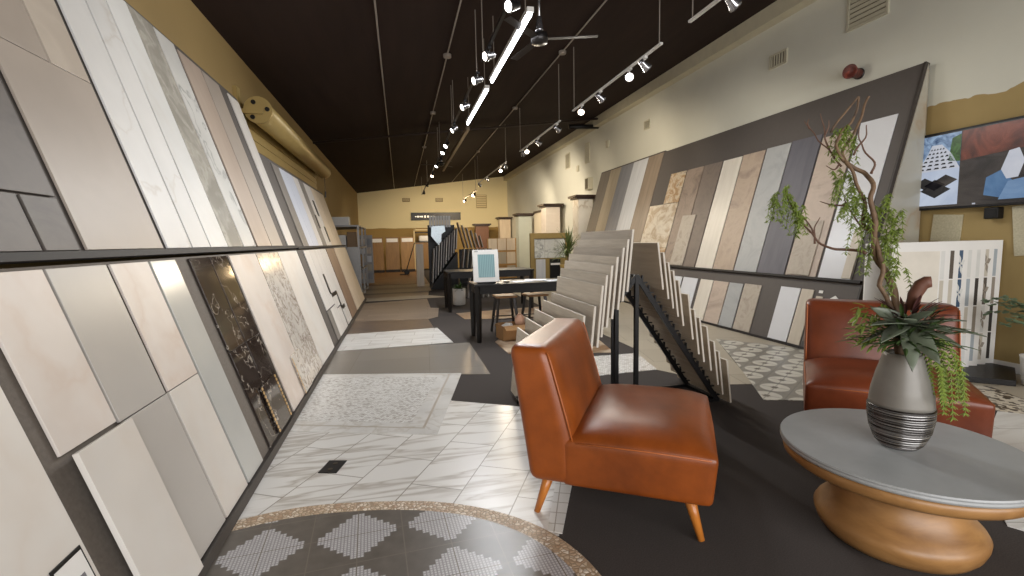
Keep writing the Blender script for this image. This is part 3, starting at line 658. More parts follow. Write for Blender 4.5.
M['bark'] = blotch('bark', [(84, 64, 48), (112, 88, 64), (64, 48, 38)], 14, .7)
M['twig'] = plain('twig', (98, 70, 54), .6)
M['fern'] = plain('bright_fern', (126, 146, 60), .5, var=.25, scale=30)
M['fern2'] = plain('deep_fern', (62, 84, 40), .55, var=.25, scale=30)
M['agave'] = plain('blue_green_leaf', (98, 106, 88), .45, var=.2, scale=9)
M['maroon'] = plain('maroon_leaf', (74, 40, 36), .6, var=.2)
O = Vector((2.25, 1.69, .88))
fa = thing('floral_arrangement', 'twisted bare branch with hanging green sprigs and dark leaves standing in the vase', 'plant arrangement', O)
BR = {"trunk": [[2.23, 1.716, 1.114], [2.21, 1.743, 1.224], [2.184, 1.778, 1.307], [2.17, 1.797, 1.41], [2.171, 1.795, 1.521], [2.155, 1.816, 1.615], [2.163, 1.806, 1.679], [2.143, 1.832, 1.737], [2.115, 1.87, 1.761], [2.086, 1.909, 1.804], [2.07, 1.93, 1.864], [2.078, 1.919, 1.918], [2.098, 1.893, 1.968], [2.113, 1.872, 2.028], [2.118, 1.866, 2.084]], "trunk2": [[2.217, 1.733, 1.112], [2.189, 1.772, 1.204], [2.194, 1.764, 1.316], [2.169, 1.798, 1.447], [2.14, 1.837, 1.505], [2.144, 1.831, 1.598], [2.126, 1.855, 1.675], [2.121, 1.862, 1.722], [2.096, 1.895, 1.783], [2.085, 1.91, 1.851], [2.106, 1.881, 1.92], [2.123, 1.859, 1.988], [2.133, 1.846, 2.031], [2.145, 1.83, 2.075]], "a": [[2.087, 1.907, 1.766], [2.061, 1.941, 1.828], [2.03, 1.983, 1.911], [2.003, 2.019, 1.975], [1.987, 2.04, 2.019]], "b": [[2.051, 1.955, 1.858], [2.044, 1.964, 1.936], [2.033, 1.979, 2.005], [2.027, 1.987, 2.039]], "c": [[2.113, 1.872, 1.826], [2.136, 1.841, 1.894], [2.14, 1.836, 1.947]], "d": [[2.157, 1.814, 1.725], [2.16, 1.81, 1.779], [2.138, 1.839, 1.839], [2.121, 1.862, 1.889], [2.124, 1.857, 1.943]], "e": [[2.059, 1.945, 1.942], [2.081, 1.915, 2.001], [2.107, 1.88, 2.066], [2.116, 1.868, 2.085]], "f": [[2.153, 1.819, 1.35], [2.12, 1.863, 1.373], [2.082, 1.914, 1.369], [2.046, 1.962, 1.403], [2.019, 1.997, 1.453], [1.987, 2.04, 1.515], [1.97, 2.063, 1.577], [1.952, 2.087, 1.65], [1.941, 2.102, 1.686]], "g": [[2.025, 1.99, 1.453], [2.008, 2.012, 1.514], [1.981, 2.049, 1.556]], "h": [[2.15, 1.823, 1.467], [2.126, 1.855, 1.506], [2.108, 1.879, 1.564], [2.097, 1.894, 1.622], [2.108, 1.879, 1.659]], "i": [[2.101, 1.889, 1.584], [2.067, 1.934, 1.593], [2.036, 1.974, 1.61]], "j": [[2.031, 1.982, 1.403], [2.024, 1.991, 1.483], [2.038, 1.972, 1.532]], "k": [[2.082, 1.914, 1.776], [2.068, 1.933, 1.75], [2.05, 1.956, 1.782]], "l": [[2.003, 2.019, 1.975], [1.995, 2.029, 2.007], [1.999, 2.024, 2.025]], "m": [[2.044, 1.964, 1.936], [2.053, 1.952, 1.971], [2.049, 1.957, 2.001]]}
perp = Vector((.8, .6, 0))
def dense(pts, amp=.012, n=4):
    out = []
    for i in range(len(pts)-1):
        for k in range(n):
            tt = k/n; p = pts[i].lerp(pts[i+1], tt); out.append(p)
    out.append(pts[-1])
    for _ in range(2): out = [out[0]]+[(out[i-1]+out[i]*2+out[i+1])/4 for i in range(1, len(out)-1)]+[out[-1]]
    return [p+Vector((noise.noise(p*14+Vector((3, 0, 0))), noise.noise(p*14+Vector((0, 5, 0))), noise.noise(p*14)))*amp for p in out]
for k, pts in BR.items():
    pts = [Vector(p)-O for p in pts]
    sw = {'trunk': .03, 'trunk2': -.03}.get(k, 0)
    if k.startswith('trunk'): pts = [Vector((.0, .0, -.12))]+[p+perp*math.sin(i*1.1)*sw for i, p in enumerate(pts)]
    pts = dense(pts)
    n = len(pts); r0, r1 = {'trunk': (.017, .005), 'trunk2': (.012, .005), 'f': (.008, .0025), 'd': (.006, .002), 'c': (.005, .002), 'e': (.006, .004)}.get(k, (.0052, .0016))
    bm = bmesh.new(); tube(bm, pts, [r0+(r1-r0)*(i/(n-1))**.8 for i in range(n)], 8)
    obj('branch' if k.startswith('trunk') else 'twig', bm, M['bark'] if k.startswith('trunk') or k == 'e' else M['twig'], fa, True)
def leaf(bm, p, d, L, W, n=None, bend=.25, fold=.2, seg=6):
    d = d.normalized(); u, w2 = frame(d)
    if n is not None: u = d.cross(n).normalized(); w2 = u.cross(d)
    rows = []
    for i in range(seg+1):
        s = i/seg; wd = W*math.sin(PI*min(1, s*.93+.07))**.8*(1-s*.35) if i < seg else 0.0005
        c = p+d*L*s-w2*0+Vector((0, 0, -1))*bend*L*s*s
        rows.append([bm.verts.new(c-u*wd+w2*wd*fold), bm.verts.new(c-w2*.0015), bm.verts.new(c+u*wd+w2*wd*fold)])
    for a, b in zip(rows, rows[1:]):
        for k in range(2): bm.faces.new((a[k], a[k+1], b[k+1], b[k]))
FS = [[1.941, 2.102, 1.692, 0.111], [1.925, 2.125, 1.633, 0.093], [1.915, 2.14, 1.66, .12], [1.958, 2.079, 1.659, 0.13], [1.97, 2.06, 1.62, .12], [1.98, 2.049, 1.596, 0.13], [1.99, 2.04, 1.56, .1], [1.997, 2.026, 1.53, 0.074], [2.073, 1.925, 1.938, 0.093], [2.087, 1.906, 1.944, 0.093], [2.103, 1.886, 1.894, 0.094], [2.08, 1.916, 1.90, .09], [2.078, 1.92, 1.749, 0.111], [2.097, 1.894, 1.736, 0.102], [2.09, 1.91, 1.70, .1], [2.118, 1.866, 1.659, 0.111], [2.11, 1.87, 1.62, .12], [2.101, 1.889, 1.584, 0.056], [2.127, 1.854, 1.488, 0.131], [2.134, 1.845, 1.572, 0.104], [2.196, 1.762, 1.612, 0.094], [2.179, 1.784, 1.567, 0.093], [2.207, 1.747, 1.52, 0.131], [2.225, 1.723, 1.473, 0.122], [2.219, 1.732, 1.546, 0.113], [2.175, 1.79, 1.401, 0.131], [2.161, 1.808, 1.392, 0.113], [2.192, 1.767, 1.419, 0.113], [2.212, 1.74, 1.318, 0.113], [2.231, 1.715, 1.264, 0.094], [2.142, 1.834, 1.627, 0.084], [2.20, 1.75, 1.46, .13], [2.15, 1.82, 1.53, .11]]
for (x, y, z, L) in FS:
    p0 = Vector((x, y, z))-O; bm = bmesh.new()
    for s in range(3):
        q0 = p0+Vector((random.uniform(-.02, .02), random.uniform(-.02, .02), random.uniform(-.01, .02)))
        a = random.uniform(0, 2*PI); dx = Vector((math.cos(a), math.sin(a), 0))*.02
        pts = [q0+dx*(tt*1.4)+Vector((0, 0, -L*tt*tt*.9-L*.15*tt)) for tt in [i/6 for i in range(7)]]
        tube(bm, pts, .0013, 4)
        for i in range(7):
            for j in range(4):
                an = 2*PI*(j/4+i*.13)+a; d = Vector((math.cos(an), math.sin(an), -.5))
                leaf(bm, pts[i]+Vector((0, 0, random.uniform(-.008, .008))), d, random.uniform(.014, .022), .0042, bend=.3, seg=3)
    obj('hanging_sprig', bm, M['fern'], fa)
# trailing strands down the vase side
for (x, y, z, L) in [(2.30, 1.60, 1.0, .36), (2.28, 1.62, .96, .30), (2.31, 1.64, .97, .26), (2.30, 1.63, 1.02, .33), (2.32, 1.60, 1.0, .28), (2.27, 1.665, .98, .24), (2.335, 1.58, .98, .32), (2.25, 1.60, .95, .22), (2.345, 1.60, .92, .2)]:
    p0 = Vector((x, y, z))-O; bm = bmesh.new(); out_ = Vector((x-2.25, y-1.69-.06, 0)).normalized()
    pts = [p0+out_*(.05*math.sin(min(1, tt*2)*PI/2)+.03*tt)+Vector((0, 0, -L*tt)) for tt in [i/14 for i in range(15)]]
    tube(bm, pts, .0016, 4)
    for i, p in enumerate(pts):
        for j in range(6):
            an = 2*PI*(j/6+i*.17); leaf(bm, p, Vector((math.cos(an), math.sin(an), -.5)), random.uniform(.016, .026), .005, seg=3)
    obj('trailing_sprig', bm, M['fern'], fa)
V0 = Vector((0, 0, .09))
toC = Vector((-.6, -.8, 0)); rt = Vector((.8, -.6, 0))
for dx, dz, dc, L, W in [(1.0, .02, .25, .19, .028), (.75, .28, .35, .15, .03), (-.8, .55, .2, .14, .024), (-.55, -.15, .6, .15, .03), (-.1, -.75, .75, .16, .03), (.35, -.55, .7, .15, .03), (.8, -.25, .55, .15, .028), (-.75, .15, .5, .15, .028), (.15, .45, .6, .14, .03), (-.3, .35, .75, .13, .03), (.5, .1, .8, .15, .03), (-.9, -.35, .1, .14, .022)]:
    bm = bmesh.new(); d = rt*dx+Vector((0, 0, dz))+toC*dc
    leaf(bm, V0+toC*.03+Vector((0, 0, .06)), d, L*1.35, W*1.45, Vector((0, 0, 1)) if abs(dz) < .5 else toC, .12, .25, 8)
    o = obj('broad_leaf', bm, M['agave'], fa, True); sm = o.modifiers.new('thickness', 'SOLIDIFY'); sm.thickness = .003
bm = bmesh.new()
for i in range(300):
    a = random.uniform(0, 2*PI); e_ = random.uniform(.0, 1.1); d = Vector((math.cos(a)*math.cos(e_), math.sin(a)*math.cos(e_), math.sin(e_)))
    p = Vector((0, 0, .03))+d*random.uniform(.02, .17); leaf(bm, p+Vector((0, 0, .03)), d, random.uniform(.06, .11), .010, seg=4)
obj('filler_foliage', bm, M['fern2'], fa)
bm = bmesh.new()
for i in range(46):
    a = random.uniform(0, 2*PI); e_ = random.uniform(.3, 1.2); d = Vector((math.cos(a)*math.cos(e_), math.sin(a)*math.cos(e_), math.sin(e_)))
    leaf(bm, Vector((0, 0, .14))+d*.09, d, random.uniform(.08, .13), .008, seg=4)
obj('maroon_foliage', bm, M['maroon'], fa)
bm = bmesh.new()
for i in range(130):
    a = random.uniform(0, 2*PI); d = -rt*.6+Vector((math.cos(a)*.5, math.sin(a)*.5, random.uniform(-.5, .7)))
    p = V0-rt*random.uniform(.03, .19)+Vector((0, 0, random.uniform(-.05, .14))); leaf(bm, p, d, random.uniform(.03, .06), .009, seg=4)
obj('green_sprigs', bm, M['fern'], fa)
bm = bmesh.new(); p = Vector((2.245, 1.665, 1.10))-O
tube(bm, [p, p+Vector((.006, -.006, .07)), p+Vector((.02, -.02, .115)), p+Vector((.032, -.034, .128)), p+Vector((.042, -.046, .13))], [.022, .027, .028, .027, .024], 12)
obj('seed_pod', bm, M['maroon'] if False else plain('rust_pod', (100, 62, 46), .6), fa, True)

# ------------------------------------------------------------------ plank sample rack (two-sided stair rack)
rk = thing('sample_rack', 'black metal stair rack holding plank samples on both slopes', 'rack', (1.88, 3.95, 0))
def rel(p): return Vector(p)-Vector((1.88, 3.95, 0))
for y in (3.56, 4.0):
    for s, xe in ((1, 2.66), (-1, .96)):
        bm = bmesh.new(); a = rel((1.88, y, 1.14)); b = rel((xe, y, .02)); d = (b-a)
        u = Vector((0, .011, 0)); n_ = d.cross(Vector((0, 1, 0))).normalized()*.02
        vs_ = [bm.verts.new(p+q1*su+q2*sv) for p in (a, b) for su, q1 in ((-1, u), (1, u)) for sv, q2 in ((-1, n_), (1, n_))]
        for f_ in ((0, 1, 3, 2), (4, 6, 7, 5), (0, 4, 5, 1), (2, 3, 7, 6), (0, 2, 6, 4), (1, 5, 7, 3)): bm.faces.new([vs_[i] for i in f_])
        for k in range(13):
            p = a+d*((k+.6)/13.2); bx(bm, p.x-.005+s*.015, p.x+.005+s*.015, p.y-.012, p.y+.012, p.z-.01, p.z+.055)
            bx(bm, p.x+s*.015-.005, p.x+s*.06, p.y-.012, p.y+.012, p.z-.012, p.z-.002) if s > 0 else bx(bm, p.x-.06, p.x-.01, p.y-.012, p.y+.012, p.z-.012, p.z-.002)
        obj('rail', bm, M['black'], rk)
for x, y in ((1.88, 3.56), (1.88, 4.0), (1.70, 3.56), (1.62, 4.0)):
    z1 = 1.15 if x > 1.8 else .95
    q0 = rel((x, y, 0)); obj('post', B(q0.x-.016, q0.x+.016, q0.y-.016, q0.y+.016, .0, z1), M['black'], rk)
bm = bmesh.new()
for y in (3.56, 4.0): bx(bm, -.93, .80, rel((0, y, 0)).y-.012, rel((0, y, 0)).y+.012, .005, .03)
for x in (-.9, -.25, .0, .77): bx(bm, x-.012, x+.012, -.39, .05, .005, .03)
obj('top_bar', B(-.012, .012, -.4, .06, 1.12, 1.15), M['black'], rk); obj('base_frame', bm, M['black'], rk)
plk = [streak('plank_sample_a', (212, 203, 188), (190, 180, 165), .5, (1, 2, 34), 1.6), streak('plank_sample_b', (222, 212, 196), (200, 190, 174), .5, (1, 2, 34), 1.6),
       streak('plank_sample_c', (198, 189, 175), (176, 166, 153), .5, (1, 2, 34), 1.6), streak('plank_sample_d', (228, 219, 205), (208, 198, 182), .5, (1, 2, 34), 1.6)]
M['plank_back'] = streak('plank_back', (182, 166, 144), (160, 145, 126), .6, (1, 1, 14), 2)
M['plank_edge'] = plain('plank_edge', (222, 216, 204), .6)
def plank(x, z0, y0, y1, h, lean, thk, mface, label, group, side):
    o = thing('plank_sample', label, 'plank sample', (x, (y0+y1)/2, z0), 0, group)
    wd = (y1-y0)/2; R = Matrix.Rotation(lean, 4, 'Y')
    obj('core', B(-thk/2, thk/2, -wd, wd, 0, h, M=R), M['plank_edge'], o)
    s = -1 if side < 0 else 1
    bm = bmesh.new(); nb = 3
    bx(bm, s*thk/2, s*(thk/2+.003), -wd+.002, wd-.002, .002, h-.002, M=R); obj('plank_face', bm, mface, o)
    bm = bmesh.new(); bx(bm, -s*thk/2, -s*(thk/2+.002), -wd+.002, wd-.002, .002, h-.002, M=R); obj('plank_back', bm, M['plank_back'], o)
    return o
hname = ['greyish', 'sandy', 'pale', 'brownish']
LT = [(1.78, 1.52), (1.74, 1.445), (1.70, 1.38), (1.65, 1.31), (1.605, 1.245), (1.56, 1.17), (1.525, 1.09), (1.46, .93), (1.37, .86), (1.28, .775), (1.19, .69), (1.10, .60), (1.02, .47)]
word = ['', 'one', 'two', 'three', 'four', 'five', 'six', 'seven', 'eight', 'nine', 'ten', 'eleven']
for k, (xt, zt_) in enumerate(LT):
    pos = 'topmost, behind all the others' if k == 0 else ('lowest, beside the tan chair' if k == 12 else '%s step below the topmost' % word[k])
    h = .49 if k < 12 else .44; x = xt-.05
    plank(x, max(zt_-h, .035), 3.42, 3.42+(1.08 if k < 12 else .85), h, .10, .014, plk[[2, 0, 2, 1, 3, 0, 1, 0, 1, 3, 1, 3, 3][k]], hname[[3, 0, 3, 1, 2, 0, 1, 0, 1, 2, 1, 2, 2][k]]+' wood plank board facing the aisle on the stair rack, '+pos, 'plank boards on the left slope of the rack', -1)
RT = [(2.01, 1.41), (2.06, 1.33), (2.105, 1.25), (2.15, 1.18), (2.20, 1.10), (2.29, .98), (2.35, .85), (2.40, .78), (2.47, .70), (2.54, .57), (2.59, .48), (2.67, .40)]
for k, (xt, zt_) in enumerate(RT):
    pos = 'topmost and nearest the ridge' if k == 0 else ('lowest, touching the carpet end' if k == 11 else '%s down from the ridge' % ['', 'second', 'third', 'fourth', 'fifth', 'sixth', 'seventh', 'eighth', 'ninth', 'tenth', 'eleventh'][k])
    plank(xt+.05, zt_-.38, 3.45, 4.25, .383, -.13, .012, plk[k % 4], 'plank board seen from its brown back on the right slope, '+pos, 'plank boards on the right slope of the rack', 1)

# ------------------------------------------------------------------ desks
def desk(label, x0, x1, y0, y1, h):
    e = thing('desk', label, 'desk', ((x0+x1)/2, (y0+y1)/2, 0), 0, 'black desks'); hx, hy = (x1-x0)/2, (y1-y0)/2
    obj('desk_top', B(-hx, hx, -hy, hy, h-.03, h), M['blackwood'], e, bevel=.003)
    bm = bmesh.new()
    for s in (-1, 1): bx(bm, -hx+.03, hx-.03, s*(hy-.04)-.012, s*(hy-.04)+.012, h-.14, h-.03); bx(bm, s*(hx-.04)-.012, s*(hx-.04)+.012, -hy+.05, hy-.05, h-.14, h-.03)
    obj('apron', bm, M['blackwood'], e)
    for sx in (-1, 1):
        for sy in (-1, 1):
            bm = bmesh.new(); cx_, cy_ = sx*(hx-.05), sy*(hy-.05); tube(bm, [(cx_, cy_, h-.03), (cx_, cy_, 0)], [.052, .034], 4); obj('leg', bm, M['blackwood'], e)
    return e
desk('nearer black desk with the framed tile sample and papers on it', 1.0, 2.72, 6.6, 7.25, .84)
desk('farther black desk half hidden behind the framed sample', .9, 2.75, 9.7, 10.6, .84)
fs = thing('framed_sample', 'white framed blue green tile sample standing on the nearer black desk', 'framed sample', (1.2, 6.78, .842), 0)
R = Matrix.Rotation(-.16, 4, 'X') @ Matrix.Rotation(.04, 4, 'Z')
obj('frame_board', B(-.19, .19, -.012, .012, .02, .49, M=R), M['white'], fs)
t = NT('ribbed_glass_tile', .15); v = t.coord(per_object=False); wv = t.n('ShaderNodeTexWave', bands_direction='X'); wv.inputs['Scale'].default_value = 12; t.l(v, wv.inputs['Vector'])
t.base(t.mix(wv.outputs['Fac'], lin((150, 182, 186)), lin((118, 152, 158)))); 
obj('tile_face', B(-.115, .13, -.017, -.011, .085, .42, M=R), t.m, fs)
obj('easel', B(-.13, .13, -.05, .06, 0, .022), M['black'], fs, bevel=.004)
obj('frame_mark', B(-.16, -.11, -.0145, -.0118, .458, .466, M=R), M['steel_dark'], fs)
pm = plain('paper', (226, 226, 228), .6)
t = NT('printed_sheet', .5); v = t.coord(per_object=False); t.base(t.mix(t.ramp(t.noise(v, 6, 3), [(.4, 0.), (.6, 1.)]), lin((224, 226, 230)), lin((150, 160, 176)))); prt = t.m
for i, (x, y, a, sx, sy, m, l) in enumerate([(1.75, 6.85, .2, .15, .11, prt, 'printed sheet in the middle of the nearer desk'), (2.0, 7.0, -.3, .17, .12, pm, 'white paper sheet toward the back of the nearer desk'), (2.25, 6.8, .15, .16, .12, prt, 'printed sheet at the right end of the nearer desk')]):
    o = tag(obj('paper_sheet', B(-sx, sx, -sy, sy, 0, .004), m), l, 'paper', 'papers on the desk'); o.location = (x, y, .842); o.rotation_euler = (0, 0, a)
bm = bmesh.new(); lathe(bm, [(.03, 0), (.055, .012), (.07, .03), (.064, .03), (.03, .01)], 24)
o = tag(obj('dish', bm, plain('cream_dish', (208, 196, 176), .4), smooth=True), 'small cream dish beside the framed sample on the desk', 'dish'); o.location = (1.5, 6.8, .842)

M['stoolwood'] = plain('stool_wood', (150, 112, 74), .5)
def stool(label, loc, rz=0):
    e = thing('stool', label, 'stool', loc, rz, 'stools at the desk')
    bm = bmesh.new(); rbox(bm, .17, .17, .018, .015, 5, lambda p: p+Vector((0, 0, .585))); obj('seat', bm, M['stoolwood'], e, True)
    for sx in (-1, 1):
        for sy in (-1, 1):
            bm = bmesh.new(); tube(bm, [(sx*.12, sy*.12, .57), (sx*.19, sy*.19, 0)], [.026, .018], 6); obj('leg', bm, M['steel_dark'], e)
    bm = bmesh.new(); c4 = [(-.16, -.16), (.16, -.16), (.16, .16), (-.16, .16), (-.16, -.16)]
    for (a, b), (c_, d_) in zip(c4, c4[1:]): tube(bm, [(a, b, .25), (c_, d_, .25)], .009, 6)
    obj('foot_rail', bm, M['steel_dark'], e); return e
stool('metal legged stool with wooden seat under the left of the nearer desk', (1.56, 7.22, .006))
stool('metal legged stool with wooden seat farther right under the nearer desk', (2.05, 7.22, .006), .1)
cb = thing('cardboard_box', 'open cardboard box with paper sticking out on the floor under the desk', 'box', (1.60, 6.80, .006), .12); cb.scale = (1.15, 1.0, 1.25)
cbm = plain('cardboard', (176, 134, 88), .8)
bm = bmesh.new()
for a in ((-.2, .2, -.16, .16, 0, .01), (-.2, -.19, -.16, .16, 0, .17), (.19, .2, -.16, .16, 0, .17), (-.2, .2, -.16, -.15, 0, .17), (-.2, .2, .15, .16, 0, .17)): bx(bm, *a)
obj('box_body', bm, cbm, cb)
for s in (-1, 1): obj('flap', B(-.19, .19, -.005, .005, 0, .12, M=Matrix.Translation((0, s*.16, .17)) @ Matrix.Rotation(-s*1.9, 4, 'X')), cbm, cb)
bm = bmesh.new(); bmesh.ops.create_icosphere(bm, subdivisions=3, radius=.11)
for v_ in bm.verts: v_.co = v_.co*(1+.35*noise.noise(v_.co*14)); v_.co.z *= .9
o = tag(obj('crumpled_paper', bm, M['white'], smooth=True), 'crumpled white packing paper in the cardboard box', 'paper'); o.location = (1.50, 6.80, .14)
bm = bmesh.new(); lathe(bm, [(.02, 0), (.055, .02), (.075, .07), (.075, .12), (.05, .17), (.02, .2)], 20)
o = tag(obj('jar', bm, plain('pink_jar', (226, 178, 150), .3), smooth=True), 'rounded pinkish jar on top of the cardboard box contents', 'jar'); o.location = (1.69, 6.80, .17)

# ------------------------------------------------------------------ yucca and its planter
M['yucca'] = plain('yucca_leaf', (96, 108, 52), .5, var=.3, scale=20)
yp = thing('yucca_plant', 'spiky yucca plant in a tall ochre pot behind the plank rack', 'plant', (3.3, 9.1, 0))
bm = bmesh.new(); lathe(bm, [(.13, 0), (.14, .02), (.17, .9), (.18, .95), (.155, .95), (.15, .9)], 28); obj('planter', bm, plain('ochre_pot', (150, 122, 62), .5), yp, True)
bm = bmesh.new(); tube(bm, [(0, 0, .9), (.01, 0, 1.05), (0, .01, 1.25)], [.035, .03, .025], 8); obj('stem', bm, M['bark'], yp, True)
bm = bmesh.new()
for i in range(90):
    a = random.uniform(0, 2*PI); e_ = random.uniform(-.1, 1.35); d = Vector((math.cos(a)*math.cos(e_), math.sin(a)*math.cos(e_), math.sin(e_)))
    leaf(bm, Vector((0, 0, random.uniform(1.05, 1.35))), d, random.uniform(.32, .5), .016, bend=.35*(1.3-e_), seg=6)
obj('leaves', bm, M['yucca'], yp)

# ------------------------------------------------------------------ things on and by the right wall
W = XR
tv = thing('television', 'wall mounted television showing a collage of tiles and stone', 'television', (W, 3.77, 2.13))
obj('casing', B(-.09, -.035, -.74, .74, -.43, .43), M['black'], tv, bevel=.004)
obj('wall_bracket', B(-.035, 0, -.25, .25, -.2, .2), M['black'], tv)
scr = {'cork': ((150, 74, 44), (96, 44, 28))}
def img(name, c1, c2, scale, sy=1, e=.55):
    t = NT(name, .25); v = t.coord(per_object=False, scale=(1, sy, 1)); n = t.noise(v, scale, 6, .6, 1.2)
    c = t.mix(t.ramp(n, [(.38, 0.), (.62, 1.)]), lin(c1), lin(c2)); t.base((0.01, .01, .01, 1)); t.l(c, t.b.inputs['Emission Color']); t.b.inputs['Emission Strength'].default_value = e; return t.m
E_ = .75
scm = {k: img('screen_'+k, *a, e=E_) for k, a in {
    'burl': ((118, 60, 42), (60, 30, 26), 3), 'dark': ((26, 23, 24), (66, 60, 56), 4, .25), 'pale': ((196, 206, 224), (178, 190, 212), 2), 'blue': ((64, 100, 142), (90, 126, 164), 2),
    'white': ((206, 208, 216), (190, 194, 206), 2), 'city': ((60, 84, 120), (150, 176, 206), 7), 'green': ((70, 104, 50), (40, 66, 32), 14), 'black': ((18, 17, 20), (36, 34, 36), 8), 'lblue': ((120, 150, 184), (96, 128, 166), 2)}.items()}
# screen content is flat; u runs from the far (left in view) edge to the near edge, v from bottom to top
def sv(u, v_): return Vector((0, .72-1.44*u, -.405+.81*v_))
sc_e = obj('screen', B(-.0925, -.09, -.72, .72, -.405, .405), scm['dark'], tv)
def spoly(pts, m, d=0, name='picture'):
    bm = bmesh.new(); x = -.0935-d*.0006
    a = [bm.verts.new(sv(u, v_)+Vector((x, 0, 0))) for u, v_ in pts]; b = [bm.verts.new(sv(u, v_)+Vector((x-.0004, 0, 0))) for u, v_ in pts]
    bm.faces.new(a); bm.faces.new(b[::-1]); n = len(pts)
    for i in range(n): bm.faces.new((a[i], a[(i+1) % n], b[(i+1) % n], b[i]))
    obj(name, bm, scm[m], sc_e)
spoly([(.02, .03), (.33, .03), (.33, .52), (.02, .52)], 'pale', 0)
spoly([(.02, .52), (.33, .52), (.33, .99), (.02, .99)], 'city', 0)
spoly([(.25, .62), (.33, .60), (.33, .96), (.27, .92)], 'green', 1)
spoly([(.02, .5), (.33, .52), (.27, .72), (.20, .86), (.13, .86), (.10, .74)], 'white', 1)
for k in range(6):
    v0 = .53+k*.052; wv_ = .13-.016*k
    for j in range(5):
        u0 = .17-wv_+j*wv_*.42; spoly([(u0, v0), (u0+wv_*.3, v0), (u0+wv_*.28, v0+.022), (u0+.01, v0+.022)], 'black', 2)
for (cu_, cv_, s_, m) in ((.09, .34, .075, 'black'), (.24, .36, .075, 'dark'), (.17, .24, .10, 'black'), (.165, .31, .07, 'black')):
    spoly([(cu_-s_*1.1, cv_), (cu_, cv_-s_*1.1), (cu_+s_*1.1, cv_), (cu_, cv_+s_*1.1)], m, 2)
spoly([(.335, .60), (.99, .70), (.99, .99), (.335, .99)], 'burl', 0)
spoly([(0.495, .12), (0.505, .34), (0.595, .42), (0.665, .26), (0.625, .06)], 'blue', 1)
spoly([(0.585, .05), (0.635, .27), (0.805, .32), (0.865, .05)], 'lblue', 2)
spoly([(0.590, .42), (0.630, .64), (0.685, .66), (0.720, .5), (0.690, .31), (0.625, .30)], 'white', 3)
spoly([(.43, .01), (.45, .01), (.45, .028), (.43, .028)], 'white', 4, 'logo_mark')
o = tag(obj('speaker_pod', B(-.10, 0, -.06, .06, -.06, .06), M['black'], bevel=.012), 'small black box mounted just under the television', 'speaker'); o.location = (W, 3.70, 1.63)
tx = plain('speckled_tile', (196, 188, 160), .5, var=.2, scale=60)
for yc, zc_, w2, h2, rx, l in ((4.16, 1.49, .15, .15, .06, 'speckled cream tile hung slightly tilted under the television, left one'), (3.42, 1.45, .13, .25, -.1, 'tall speckled cream tile hung at the right edge under the television')):
    o = tag(obj('hanging_tile', B(-.015, 0, -w2, w2, -h2, h2, M=Matrix.Rotation(rx, 4, 'X')), tx, bevel=.002), l, 'tile sample', 'tiles hung under the television'); o.location = (W, yc, zc_)
def vent(label, y0, y1, z0, z1, n, x=W, group='wall vents', vert=False):
    e = thing('wall_vent', label, 'vent', (x, (y0+y1)/2, z0), 0, group); h = z1-z0; hy = (y1-y0)/2; f_ = min(.03, h*.12)
    m = M['ventm']; bm = bmesh.new()
    for a in ((-hy, hy, 0, f_), (-hy, hy, h-f_, h), (-hy, -hy+f_, f_, h-f_), (hy-f_, hy, f_, h-f_)): bx(bm, -.025, 0, *a)
    obj('frame', bm, m, e)
    obj('grille_back', B(-.006, 0, -hy+f_, hy-f_, f_, h-f_), M['ventb'], e)
    for k in range(n):
        z = f_+(h-2*f_)*(k+.5)/n; bm = bmesh.new(); dz = (h-2*f_)/n*.36
        if vert:
            y = -hy+f_+(2*hy-2*f_)*(k+.5)/n; bx(bm, -.02, -.006, y-.008, y+.008, f_, h-f_)
        else: bx(bm, -.02, -.006, -hy+f_, hy-f_, z-dz, z+dz)
        obj('slat', bm, m, e)
M['ventm'] = plain('vent_cream', (196, 190, 168), .5, var=.03); M['ventb'] = plain('vent_shadow', (110, 102, 84), .8, var=.03)
vent('large louvred air vent high on the right wall near the top edge', 4.97, 5.54, 4.17, 4.60, 6)
vent('small air vent high on the right wall, left of the large one', 6.57, 6.94, 4.15, 4.37, 6, vert=True)
vent('small square air vent on the right wall above the far half of the display', 10.8, 11.07, 4.11, 4.33, 4, vert=True)
vent('tall narrow vent far along the right wall', 14.6, 14.95, 3.9, 4.55, 5, vert=True)
vent('farthest tall narrow vent on the right wall', 16.4, 16.85, 4.0, 4.55, 5, vert=True)
sb = thing('wall_speaker', 'small cream box speaker on the right wall above the far column', 'speaker', (W, 14.5, 3.02))
obj('cabinet', B(-.16, 0, -.15, .15, 0, .38), M['ventm'], sb, bevel=.01); obj('grille', B(-.165, -.16, -.12, .12, .03, .35), M['ventb'], sb)
for y, z, l in ((13.2, 4.1, 'nearer tiny cream sensor box high on the right wall'), (15.6, 3.75, 'farther tiny cream sensor box high on the right wall')):
    o = tag(obj('sensor_box', B(-.05, 0, -.08, .08, 0, .2), M['ventm'], bevel=.004), l, 'sensor', 'sensor boxes'); o.location = (W, y, z)
bell = thing('horn_lamp', 'rusty red cone shaped horn jutting from the wall above the display', 'horn', (W, 5.33, 3.56))
rm = blotch('rusty_red', [(120, 44, 30), (78, 36, 30), (150, 66, 44)], 10, .5)
R = Matrix.Rotation(-PI/2, 4, 'Y') @ Matrix.Rotation(.25, 4, 'X')
bm = bmesh.new(); lathe(bm, [(.04, 0), (.06, .02), (.062, .10), (.066, .17), (.072, .21), (.092, .235), (.088, .24), (.05, .2)], 24); bmesh.ops.transform(bm, matrix=R, verts=bm.verts[:]); obj('horn', bm, rm, bell, True)
